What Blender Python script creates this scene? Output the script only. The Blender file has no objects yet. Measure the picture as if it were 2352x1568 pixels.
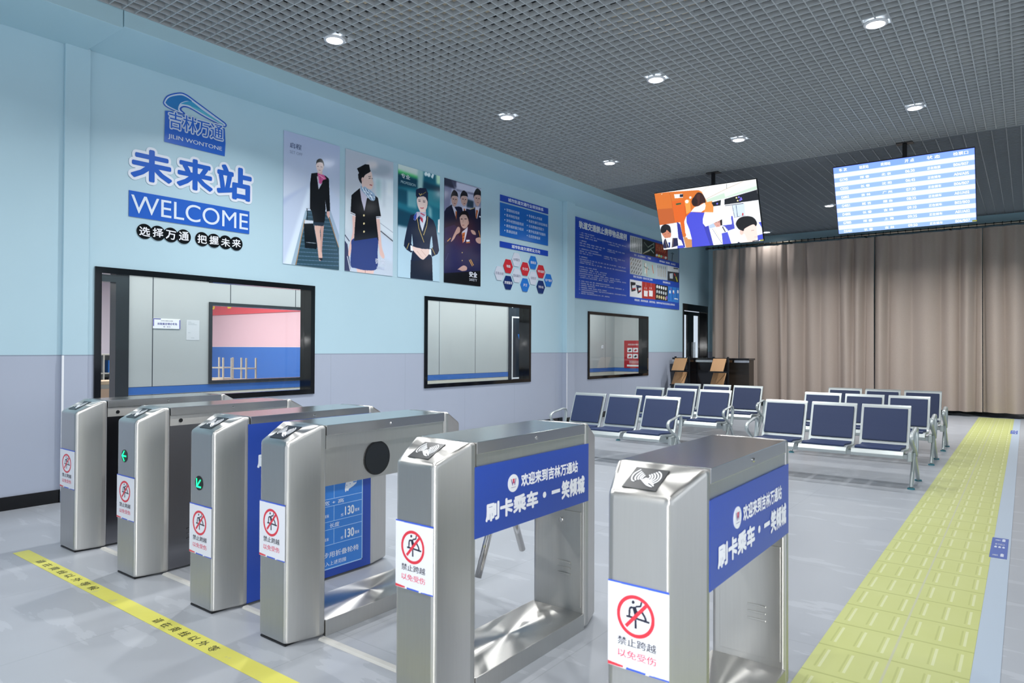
import bpy, bmesh, math, random
import numpy as np
from mathutils import Matrix, Vector
from mathutils.geometry import tessellate_polygon

random.seed(7)
SC = bpy.context.scene
COL = SC.collection

# ------------------------------------------------------------------ camera, world, exposure
def lin(c):
    return c / 12.92 if c <= 0.04045 else ((c + 0.055) / 1.055) ** 2.4
def rgb(h):
    return tuple(lin(int(h[i:i + 2], 16) / 255) for i in (1, 3, 5))

YAW, PITCH, ROLL = math.radians(37.1), math.radians(0.56), math.radians(0.246)
fw = Vector((-math.sin(YAW) * math.cos(PITCH), math.cos(YAW) * math.cos(PITCH), math.sin(PITCH)))
rt = Vector((math.cos(YAW), math.sin(YAW), 0))
up = rt.cross(fw)
r2 = rt * math.cos(ROLL) + up * math.sin(ROLL)
u2 = up * math.cos(ROLL) - rt * math.sin(ROLL)
cam = bpy.data.cameras.new('camera')
cam.sensor_width = 36
cam.lens = 1567 * 36 / 2352
cam.clip_start = 0.05
cam.dof.use_dof = True
cam.dof.focus_distance = 8.5
cam.dof.aperture_fstop = 5.0
co = bpy.data.objects.new('camera', cam)
COL.objects.link(co)
m = Matrix((r2, u2, -fw)).transposed().to_4x4()
m.translation = (0, 0, 1.34)
co.matrix_world = m
SC.camera = co

SC.view_settings.view_transform = 'Standard'
SC.view_settings.look = 'None'
SC.view_settings.gamma = 1
SC.view_settings.use_curve_mapping = False
SC.view_settings.exposure = 0.1

W = bpy.data.worlds.new('world')
SC.world = W
W.use_nodes = True
bg = W.node_tree.nodes['Background']
bg.inputs[0].default_value = (0.75, 0.85, 1.0, 1)
bg.inputs[1].default_value = 1.0

HALL_W, FILL_W, FLASH_W = 23.0, 55.0, 52.0

def area(name, loc, sx, sy, watts, rot=(0, 0, 0), col=(1, 1, 1), spread=180, disk=False, parent=None):
    l = bpy.data.lights.new(name, 'AREA')
    l.shape = 'DISK' if disk else 'RECTANGLE'
    l.size = sx
    if not disk:
        l.size_y = sy
    l.energy = watts
    l.color = col
    l.spread = math.radians(spread)
    o = bpy.data.objects.new(name, l)
    COL.objects.link(o)
    o.location = loc
    o.rotation_euler = rot
    if parent:
        o.parent = parent
    return o

# added fill light from behind the camera; its glazed entrance is made up too
area('entrance_daylight', (-1.4, -4.35, 1.55), 6.6, 2.5, FILL_W, (math.radians(90), 0, math.radians(0)), (0.93, 0.97, 1.0))

# the photographer's flash, mounted on top of the camera
fl_ = area('camera_flash', (0.0, -0.02, 1.5), 0.09, 0.05, FLASH_W)
fl_.rotation_euler = (-fw).to_track_quat('Z', 'Y').to_euler()

# added side fill; the right-hand window band was put in for it
area('window_daylight', (3.3, 1.4, 1.95), 8.6, 2.1, 70.0, (math.radians(90), 0, math.radians(90)), (0.98, 0.99, 1.0))

# ------------------------------------------------------------------ helpers
def kind(o, k='structure'):
    o['kind'] = k
    return o

def tag(o, label, cat, group=None):
    o['label'] = label
    o['category'] = cat
    if group:
        o['group'] = group
    return o

def empty(name, loc=(0, 0, 0), rz=0, parent=None):
    o = bpy.data.objects.new(name, None)
    o.empty_display_size = 0.1
    COL.objects.link(o)
    o.location = loc
    o.rotation_euler = (0, 0, rz)
    if parent:
        o.parent = parent
    return o

def thing(name, label, cat, loc=(0, 0, 0), rz=0, group=None):
    return tag(empty(name, loc, rz), label, cat, group)

def link(name, me, mat, parent=None, smooth=False):
    o = bpy.data.objects.new(name, me)
    COL.objects.link(o)
    if mat:
        me.materials.append(mat)
    if parent:
        o.parent = parent
    if smooth:
        for p in me.polygons:
            p.use_smooth = True
    return o

def obj(name, bm, mat, parent=None, smooth=False, bevel=0, seg=2):
    bmesh.ops.recalc_face_normals(bm, faces=bm.faces)
    bm.normal_update()
    if bevel:
        es = [e for e in bm.edges if len(e.link_faces) == 2 and e.calc_face_angle(0) > 0.5]
        bmesh.ops.bevel(bm, geom=es, offset=bevel, segments=seg, affect='EDGES', profile=0.6, clamp_overlap=True)
    bmesh.ops.recalc_face_normals(bm, faces=bm.faces)
    me = bpy.data.meshes.new(name)
    bm.to_mesh(me)
    bm.free()
    return link(name, me, mat, parent, smooth)

def box(bm, x0, x1, y0, y1, z0, z1):
    v = [bm.verts.new((x, y, z)) for z in (z0, z1) for y in (y0, y1) for x in (x0, x1)]
    for f in ((0, 1, 3, 2), (4, 6, 7, 5), (0, 4, 5, 1), (2, 3, 7, 6), (0, 2, 6, 4), (1, 5, 7, 3)):
        bm.faces.new([v[i] for i in f])
    return bm

def bx(*a):
    return box(bmesh.new(), *a)

def prism(bm, pts, z0, z1):
    """vertical prism over plan points; z1 may be a list (sloped top)"""
    n = len(pts)
    zt = z1 if isinstance(z1, (list, tuple)) else [z1] * n
    a = [bm.verts.new((p[0], p[1], z0)) for p in pts]
    b = [bm.verts.new((p[0], p[1], zt[i])) for i, p in enumerate(pts)]
    for i in range(n):
        bm.faces.new((a[i], a[(i + 1) % n], b[(i + 1) % n], b[i]))
    bm.faces.new(list(reversed(a)))
    return a, b

def cyl(bm, p0, p1, r0, r1=None, n=16, caps=True):
    r1 = r0 if r1 is None else r1
    p0, p1 = Vector(p0), Vector(p1)
    d = (p1 - p0).normalized()
    a = d.orthogonal().normalized()
    b = d.cross(a)
    A, B = [], []
    for i in range(n):
        t = 2 * math.pi * i / n
        o = a * math.cos(t) + b * math.sin(t)
        A.append(bm.verts.new(p0 + o * r0))
        B.append(bm.verts.new(p1 + o * r1))
    for i in range(n):
        bm.faces.new((A[i], A[(i + 1) % n], B[(i + 1) % n], B[i]))
    if caps:
        bm.faces.new(list(reversed(A)))
        bm.faces.new(B)
    return bm

def spline(pts, k=6, closed=False):
    P = [Vector(p) for p in pts]
    n = len(P)
    out = []
    rng = range(n if closed else n - 1)
    for i in rng:
        p0 = P[(i - 1) % n] if closed or i > 0 else P[0]
        p1, p2 = P[i], P[(i + 1) % n]
        p3 = P[(i + 2) % n] if closed or i + 2 < n else P[-1]
        for j in range(k):
            t = j / k
            out.append(0.5 * ((2 * p1) + (p2 - p0) * t + (2 * p0 - 5 * p1 + 4 * p2 - p3) * t * t + (3 * p1 - p0 - 3 * p2 + p3) * t ** 3))
    if not closed:
        out.append(P[-1])
    return out

def tube(bm, pts, rx, ry=None, n=12, side=(1, 0, 0)):
    """sweep an ellipse (rx along the side vector, ry across) along points"""
    ry = rx if ry is None else ry
    P = [Vector(p) for p in pts]
    S = Vector(side)
    rings = []
    for i, p in enumerate(P):
        d = (P[min(i + 1, len(P) - 1)] - P[max(i - 1, 0)]).normalized()
        s = (S - d * S.dot(d)).normalized()
        c = d.cross(s)
        rings.append([bm.verts.new(p + s * rx * math.cos(2 * math.pi * j / n) + c * ry * math.sin(2 * math.pi * j / n)) for j in range(n)])
    for a, b in zip(rings, rings[1:]):
        for j in range(n):
            bm.faces.new((a[j], a[(j + 1) % n], b[(j + 1) % n], b[j]))
    bm.faces.new(list(reversed(rings[0])))
    bm.faces.new(rings[-1])
    return bm

# --- materials
def mat(name, base, rough=0.5, metal=0.0, noise=0.0, nscale=8, spec=0.5, bump=0.0, stretch=(1, 1, 1), coat=0.0):
    mm = bpy.data.materials.new(name)
    mm.use_nodes = True
    nt = mm.node_tree
    b = nt.nodes['Principled BSDF']
    c = rgb(base)
    b.inputs['Base Color'].default_value = (*c, 1)
    b.inputs['Roughness'].default_value = rough
    b.inputs['Metallic'].default_value = metal
    b.inputs['Specular IOR Level'].default_value = spec
    if coat:
        b.inputs['Coat Weight'].default_value = coat
        b.inputs['Coat Roughness'].default_value = 0.08
    if noise or bump:
        tc = nt.nodes.new('ShaderNodeTexCoord')
        mp = nt.nodes.new('ShaderNodeMapping')
        mp.inputs['Scale'].default_value = stretch
        nz = nt.nodes.new('ShaderNodeTexNoise')
        nz.inputs['Scale'].default_value = nscale
        nz.inputs['Detail'].default_value = 5
        nt.links.new(tc.outputs['Object'], mp.inputs['Vector'])
        nt.links.new(mp.outputs['Vector'], nz.inputs['Vector'])
        if noise:
            mx = nt.nodes.new('ShaderNodeMix')
            mx.data_type = 'RGBA'
            mx.inputs['A'].default_value = (*[x * (1 - noise) for x in c], 1)
            mx.inputs['B'].default_value = (*[min(1, x * (1 + noise)) for x in c], 1)
            nt.links.new(nz.outputs['Fac'], mx.inputs['Factor'])
            nt.links.new(mx.outputs['Result'], b.inputs['Base Color'])
        if bump:
            bp = nt.nodes.new('ShaderNodeBump')
            bp.inputs['Strength'].default_value = bump
            bp.inputs['Distance'].default_value = 0.01
            nt.links.new(nz.outputs['Fac'], bp.inputs['Height'])
            nt.links.new(bp.outputs['Normal'], b.inputs['Normal'])
    return mm

def brushed(name, base, rough, aniso=0.75):
    mm = mat(name, base, rough, 1.0, 0.04, 5, stretch=(25, 25, 1), bump=0.01)
    nt = mm.node_tree
    b = nt.nodes['Principled BSDF']
    tg = nt.nodes.new('ShaderNodeTangent')
    tg.direction_type = 'RADIAL'
    tg.axis = 'Z'
    nt.links.new(tg.outputs[0], b.inputs['Tangent'])
    b.inputs['Anisotropic'].default_value = aniso
    b.inputs['Anisotropic Rotation'].default_value = 0.25
    return mm

def emit(name, base, strength):
    mm = bpy.data.materials.new(name)
    mm.use_nodes = True
    nt = mm.node_tree
    nt.nodes.clear()
    e = nt.nodes.new('ShaderNodeEmission')
    e.inputs[0].default_value = (*rgb(base), 1)
    e.inputs[1].default_value = strength
    o = nt.nodes.new('ShaderNodeOutputMaterial')
    nt.links.new(e.outputs[0], o.inputs[0])
    return mm

def picture_mat(name, rough=0.18, strength=0.0, gain=1.0):
    """a printed (or lit) picture: the print's own colours sit in the mesh's colour attribute"""
    mm = bpy.data.materials.new(name)
    mm.use_nodes = True
    nt = mm.node_tree
    b = nt.nodes['Principled BSDF']
    at = nt.nodes.new('ShaderNodeAttribute')
    at.attribute_name = 'print'
    src = at.outputs['Color']
    if gain != 1.0:
        vm = nt.nodes.new('ShaderNodeVectorMath')
        vm.operation = 'SCALE'
        vm.inputs['Scale'].default_value = gain
        nt.links.new(src, vm.inputs[0])
        src = vm.outputs[0]
    nt.links.new(src, b.inputs['Base Color'])
    b.inputs['Roughness'].default_value = rough
    if strength:
        b.inputs['Base Color'].default_value = (0.01, 0.01, 0.01, 1)
        nt.links.remove(b.inputs['Base Color'].links[0])
        nt.links.new(at.outputs['Color'], b.inputs['Emission Color'])
        b.inputs['Emission Strength'].default_value = strength
    return mm

def glass_mat(name, tint=(0.97, 0.98, 0.97)):
    mm = bpy.data.materials.new(name)
    mm.use_nodes = True
    nt = mm.node_tree
    nt.nodes.clear()
    t = nt.nodes.new('ShaderNodeBsdfTransparent')
    t.inputs[0].default_value = (*tint, 1)
    g = nt.nodes.new('ShaderNodeBsdfGlossy')
    g.inputs['Roughness'].default_value = 0.02
    lw = nt.nodes.new('ShaderNodeLayerWeight')
    pw = nt.nodes.new('ShaderNodeMath')
    pw.operation = 'POWER'
    pw.inputs[1].default_value = 4.5
    nt.links.new(lw.outputs['Facing'], pw.inputs[0])
    f = nt.nodes.new('ShaderNodeMath')
    f.operation = 'MULTIPLY_ADD'
    f.inputs[1].default_value = 0.6
    f.inputs[2].default_value = 0.025
    nt.links.new(pw.outputs[0], f.inputs[0])
    mx = nt.nodes.new('ShaderNodeMixShader')
    o = nt.nodes.new('ShaderNodeOutputMaterial')
    nt.links.new(f.outputs[0], mx.inputs[0])
    nt.links.new(t.outputs[0], mx.inputs[1])
    nt.links.new(g.outputs[0], mx.inputs[2])
    nt.links.new(mx.outputs[0], o.inputs[0])
    return mm

class N:
    """tiny node-graph helper"""
    def __init__(s, name, rough=0.5, spec=0.5):
        s.m = bpy.data.materials.new(name)
        s.m.use_nodes = True
        s.t = s.m.node_tree
        s.b = s.t.nodes['Principled BSDF']
        s.b.inputs['Roughness'].default_value = rough
        s.b.inputs['Specular IOR Level'].default_value = spec
    def n(s, kind_, **kw):
        x = s.t.nodes.new(kind_)
        for k, v in kw.items():
            setattr(x, k, v)
        return x
    def L(s, a, b):
        s.t.links.new(a, b)
    def math(s, op, a, b=None, c=None):
        x = s.n('ShaderNodeMath', operation=op)
        for i, v in enumerate((a, b, c)):
            if v is None:
                continue
            if isinstance(v, (int, float)):
                x.inputs[i].default_value = v
            else:
                s.L(v, x.inputs[i])
        return x.outputs[0]
    def mix(s, f, a, b):
        x = s.n('ShaderNodeMix', data_type='RGBA')
        for k, v in (('Factor', f), ('A', a), ('B', b)):
            if isinstance(v, (int, float)):
                x.inputs[k].default_value = v
            elif isinstance(v, str):
                x.inputs[k].default_value = (*rgb(v), 1)
            else:
                s.L(v, x.inputs[k])
        return x.outputs['Result']
    def pos(s):
        g = s.n('ShaderNodeTexCoord')
        x = s.n('ShaderNodeSeparateXYZ')
        s.L(g.outputs['Object'], x.inputs[0])
        return g.outputs['Object'], x.outputs
    def noise(s, vec, scale, detail=4, stretch=None):
        if stretch:
            mp = s.n('ShaderNodeMapping')
            mp.inputs['Scale'].default_value = stretch
            s.L(vec, mp.inputs['Vector'])
            vec = mp.outputs['Vector']
        x = s.n('ShaderNodeTexNoise')
        x.inputs['Scale'].default_value = scale
        x.inputs['Detail'].default_value = detail
        s.L(vec, x.inputs['Vector'])
        return x.outputs['Fac']
    def line(s, coord, period, width, phase=0.0):
        """1 on thin lines every `period`"""
        f = s.math('FRACT', s.math('DIVIDE', s.math('ADD', coord, -phase + 1000 * period), period))
        return s.math('LESS_THAN', f, width / period)
    def band(s, coord, lo, hi):
        return s.math('MULTIPLY', s.math('GREATER_THAN', coord, lo), s.math('LESS_THAN', coord, hi))
    def out(s, col):
        s.L(col, s.b.inputs['Base Color'])
        return s.m

M = {}
M['steel'] = brushed('brushed_steel', '#d0cfcc', 0.36, 0.95)
M['steel_dark'] = mat('smoked_steel', '#85858a', 0.2, 1.0)
M['steel_top'] = mat('polished_steel', '#c4c4c4', 0.2, 1.0)
M['chrome'] = mat('chrome', '#d0d0d0', 0.12, 1.0)
M['black'] = mat('black_satin', '#101114', 0.35)
M['blackgloss'] = mat('black_granite', '#0c0d10', 0.08, noise=0.3, nscale=60)
M['reader'] = mat('reader_glass', '#24282d', 0.32, spec=0.3)
M['silver'] = mat('silver_paint', '#b6bebf', 0.34, 0.6)
M['pad'] = mat('navy_vinyl', '#1d3058', 0.55, noise=0.05, nscale=90, bump=0.04)
M['foot'] = mat('teal_foot', '#2d6f7c', 0.4)
M['gridmetal'] = mat('ceiling_blade', '#aab0b4', 0.5, 0.0)
M['griddark'] = mat('ceiling_blade_dark', '#848b92', 0.55, 0.0)
M['signblue'] = mat('sign_blue', '#284aa9', 0.3)
M['insetblue'] = mat('inset_blue', '#3d83d8', 0.3)
M['white'] = mat('white_print', '#eef1f6', 0.35)
M['royal'] = mat('royal_blue', '#2a62c4', 0.22)
M['outline'] = mat('letter_backing', '#e4eaf5', 0.3)
M['discblack'] = mat('black_acrylic', '#0d0f12', 0.15)
M['headblue'] = mat('header_blue', '#1d46b4', 0.22)
M['listblue'] = mat('list_blue', '#1f68bf', 0.14)
M['red'] = mat('panel_red', '#c2303a', 0.16)
M['navy'] = mat('panel_navy', '#17306a', 0.16)
M['blue'] = mat('panel_blue', '#2672c8', 0.16)
M['slate'] = mat('dark_slate', '#1d2937', 0.25)
M['bronze'] = mat('rail_bronze', '#a89c8c', 0.3, 1.0)
M['ivory'] = mat('panel_white', '#cdd4e2', 0.14)
M['mullion'] = mat('dark_mullion', '#2b2f33', 0.25)
M['counter'] = mat('counter_stone', '#17171a', 0.12, noise=0.4, nscale=25)
M['counterwood'] = mat('dark_veneer', '#2b231c', 0.3, noise=0.25, nscale=5, stretch=(1, 1, 12))
M['wood'] = mat('shelf_wood', '#b08860', 0.5, noise=0.12, nscale=6, stretch=(14, 1, 1))
M['bracket'] = mat('bracket_metal', '#14171c', 0.4)
M['deskwood'] = mat('desk_beige', '#c9b294', 0.5, noise=0.08)
M['stoolframe'] = mat('stool_grey', '#a8a49c', 0.45)
M['cabgrey'] = mat('cabinet_grey', '#a9a9a2', 0.5)
M['cabblue'] = mat('desk_blue', '#4a6ea4', 0.5)
M['peach'] = mat('desk_peach', '#c4a58c', 0.5)
M['glass'] = glass_mat('pane_glass')
M['print'] = picture_mat('glossy_print', 0.14, 0.0, 1.3)
M['matteprint'] = picture_mat('matte_print', 0.3)
M['screen'] = picture_mat('lit_screen', 0.2, 1.1)
M['board_screen'] = picture_mat('lit_board', 0.2, 1.25)
M['green'] = emit('green_led', '#20ff90', 3.0)
M['lens'] = emit('lamp_lens', '#f4f8ff', 30.0)
M['lampring'] = mat('lamp_ring', '#d8dade', 0.3)
M['cover'] = mat('cable_cover', '#c3c3bf', 0.5)
M['red_sign'] = mat('red_sign', '#b4232f', 0.4)
M['ledtext'] = emit('screen_text', '#ffffff', 1.7)
M['yellowtag'] = mat('yellow_tag', '#c8c030', 0.5)

FONTM = {}
def ink(c):
    if c not in FONTM:
        FONTM[c] = mat('ink_' + c[1:], c, 0.35)
    return FONTM[c]

# --- lettering (built-in font, turned into flat mesh)
TXT = {}
def text_data(body, res=2):
    if body not in TXT:
        cu = bpy.data.curves.new('lettering', 'FONT')
        cu.body = body
        cu.resolution_u = 6 if body.isascii() else res
        o = bpy.data.objects.new('lettering', cu)
        COL.objects.link(o)
        bpy.context.view_layer.update()
        dg = bpy.context.evaluated_depsgraph_get()
        me = bpy.data.meshes.new_from_object(o.evaluated_get(dg))
        v = np.empty(len(me.vertices) * 3)
        me.vertices.foreach_get('co', v)
        TXT[body] = (v.reshape(-1, 3)[:, :2].copy(), [tuple(p.vertices) for p in me.polygons])
        bpy.data.objects.remove(o)
        bpy.data.curves.remove(cu)
        bpy.data.meshes.remove(me)
    return TXT[body]

def lettering(body, x0, y0, x1, y1, z, material, parent, bold=0.0, name='lettering', shear=0.0, steps=0):
    """flat letters stretched into a box of the parent's local XY plane; bold = stroke growth as a share of the letter height"""
    v, f = text_data(body)
    lo, hi = v.min(0), v.max(0)
    s = (v - lo) / np.maximum(hi - lo, 1e-6)
    g = bold * (y1 - y0)
    X = x0 + g + s[:, 0] * (x1 - x0 - 2 * g)
    Y = y0 + g + s[:, 1] * (y1 - y0 - 2 * g) + shear * s[:, 0]
    k = steps or (0 if bold == 0 else 2 if bold < 0.022 else 8)
    sh = [(0, 0)] if k == 0 else [(g, 0), (-g, 0)] if k == 2 else [(g * math.cos(2 * math.pi * i / k), g * math.sin(2 * math.pi * i / k)) for i in range(k)]
    if k > 2:
        sh.append((0, 0))
    co, fc, nv = [], [], len(X)
    for i, (a, b) in enumerate(sh):
        co += list(zip(X + a, Y + b, [z + i * 0.00002] * nv))
        fc += [tuple(q + i * nv for q in p) for p in f]
    me = bpy.data.meshes.new(name)
    me.from_pydata(co, [], fc)
    return link(name, me, material, parent)

# --- painted prints: a fine grid whose vertices carry the print's own colours
def paint(nx, ny, aspect, ops):
    S = 2
    w, h = nx * S, ny * S
    U, V = np.meshgrid((np.arange(w) + 0.5) / w, (np.arange(h) + 0.5) / h)
    img = np.zeros((h, w, 3))
    hexc = lambda c: np.array([int(c[i:i + 2], 16) / 255 for i in (1, 3, 5)])
    def fill(pts, c):
        P = np.array(pts)
        u0, v0 = P.min(0)
        u1, v1 = P.max(0)
        i0, i1 = max(0, int(v0 * h) - 1), min(h, int(v1 * h) + 2)
        j0, j1 = max(0, int(u0 * w) - 1), min(w, int(u1 * w) + 2)
        if i1 <= i0 or j1 <= j0:
            return
        u, v = U[i0:i1, j0:j1], V[i0:i1, j0:j1]
        ins = np.zeros(u.shape, bool)
        for (xa, ya), (xb, yb) in zip(P, np.roll(P, -1, 0)):
            if ya == yb:
                continue
            ins ^= ((ya > v) != (yb > v)) & (u < (xb - xa) * (v - ya) / (yb - ya) + xa)
        img[i0:i1, j0:j1][ins] = c
    for o in ops:
        if o[0] == 'g':
            st = o[1]
            ps = [s[0] for s in st]
            cs = np.array([hexc(s[1]) for s in st])
            for k in range(3):
                img[:, :, k] = np.interp(V, ps, cs[:, k])
        elif o[0] == 'p':
            fill(o[2], hexc(o[1]))
        elif o[0] == 's':
            fill([(p[0], p[1]) for p in spline([(a, b, 0) for a, b in o[2]], 5, True)], hexc(o[1]))
        elif o[0] == 'l':
            c = hexc(o[1])
            hw = o[2] / 1000.0
            for (xa, ya), (xb, yb) in zip(o[3], o[3][1:]):
                dx, dy = (xb - xa), (yb - ya) / aspect
                n = math.hypot(dx, dy) or 1
                px, py = -dy / n * hw, dx / n * hw * aspect
                fill([(xa + px, ya + py), (xb + px, yb + py), (xb - px, yb - py), (xa - px, ya - py)], c)
        elif o[0] == 'R':
            _, c, cu_, cv_, ro, ri = o
            d = np.hypot(U - cu_, (V - cv_) / aspect)
            img[(d < ro) & (d > ri)] = hexc(c)
        elif o[0] == 'b':
            r = int(o[1] * S * nx / 130) or 1
            for ax in (0, 1):
                for _ in range(2):
                    pad = [(r, r) if a == ax else (0, 0) for a in range(3)]
                    cs = np.cumsum(np.pad(img, pad, mode='edge'), axis=ax)
                    cs = np.insert(cs, 0, 0, axis=ax)
                    n = img.shape[ax]
                    hi = np.take(cs, np.arange(n) + 2 * r + 1, axis=ax)
                    lo_ = np.take(cs, np.arange(n), axis=ax)
                    img = (hi - lo_) / (2 * r + 1)
    img = img.reshape(ny, S, nx, S, 3).mean((1, 3))
    return np.where(img <= 0.04045, img / 12.92, ((img + 0.055) / 1.055) ** 2.4)

def picture(name, w, h, nx, ny, ops, material, parent=None, depth=0.006):
    """printed board in local XY (0..w, 0..h), face at z = depth, closed sides down to z = 0"""
    img = paint(nx, ny, w / h, ops)
    vs, cols, fs = [], [], []
    for j in range(ny):
        for i in range(nx):
            vs.append((w * i / (nx - 1), h * (1 - j / (ny - 1)), depth))
    cols = img.reshape(-1, 3)
    idx = np.arange(nx * ny).reshape(ny, nx)
    a, b, c, d = idx[1:, :-1].ravel(), idx[1:, 1:].ravel(), idx[:-1, 1:].ravel(), idx[:-1, :-1].ravel()
    fs = np.stack([a, b, c, d], 1).tolist()
    rim = list(idx[-1, :]) + list(idx[-2::-1, -1]) + list(idx[0, -2::-1]) + list(idx[1:-1, 0])
    base = len(vs)
    for r in rim:
        vs.append((vs[r][0], vs[r][1], 0.0))
    n = len(rim)
    for i in range(n):
        fs.append([rim[i], base + i, base + (i + 1) % n, rim[(i + 1) % n]])
    allc = np.concatenate([cols, cols[rim]])
    me = bpy.data.meshes.new(name)
    me.from_pydata(vs, [], fs)
    at = me.color_attributes.new('print', 'FLOAT_COLOR', 'POINT')
    at.data.foreach_set('color', np.concatenate([allc, np.ones((len(allc), 1))], 1).astype(np.float32).ravel())
    return link(name, me, material, parent)

def decal(name, w, h, ops, material, parent, z=0.002):
    """cut-out sticker: stacked flat polygons, coloured per layer"""
    vs, fs, cs = [], [], []
    for k, o in enumerate(ops):
        if o[0] not in 'ps':
            continue
        pts = o[2]
        if o[0] == 's':
            pts = [(p[0], p[1]) for p in spline([(a, b, 0) for a, b in pts], 6, True)]
        P = [(u * w, (1 - v) * h, z + k * 0.0006) for u, v in pts]
        base = len(vs)
        vs += P
        cs += [rgb(o[1])] * len(P)
        fs += [[base + i for i in t] for t in tessellate_polygon([[Vector(p) for p in P]])]
    me = bpy.data.meshes.new(name)
    me.from_pydata(vs, [], fs)
    at = me.color_attributes.new('print', 'FLOAT_COLOR', 'POINT')
    at.data.foreach_set('color', np.array([(*c, 1) for c in cs], np.float32).ravel())
    return link(name, me, material, parent)

ON_WALL = Matrix(((0, 0, 1, 0), (1, 0, 0, 0), (0, 1, 0, 0), (0, 0, 0, 1)))     # local X = along the wall, Y = up, Z = out of it (+X)
FACING = Matrix(((1, 0, 0, 0), (0, 0, -1, 0), (0, 1, 0, 0), (0, 0, 0, 1)))     # local X = right, Y = up, Z = towards -Y
def put(o, basis, loc):
    o.matrix_local = Matrix.Translation(loc) @ basis
    return o

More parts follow.
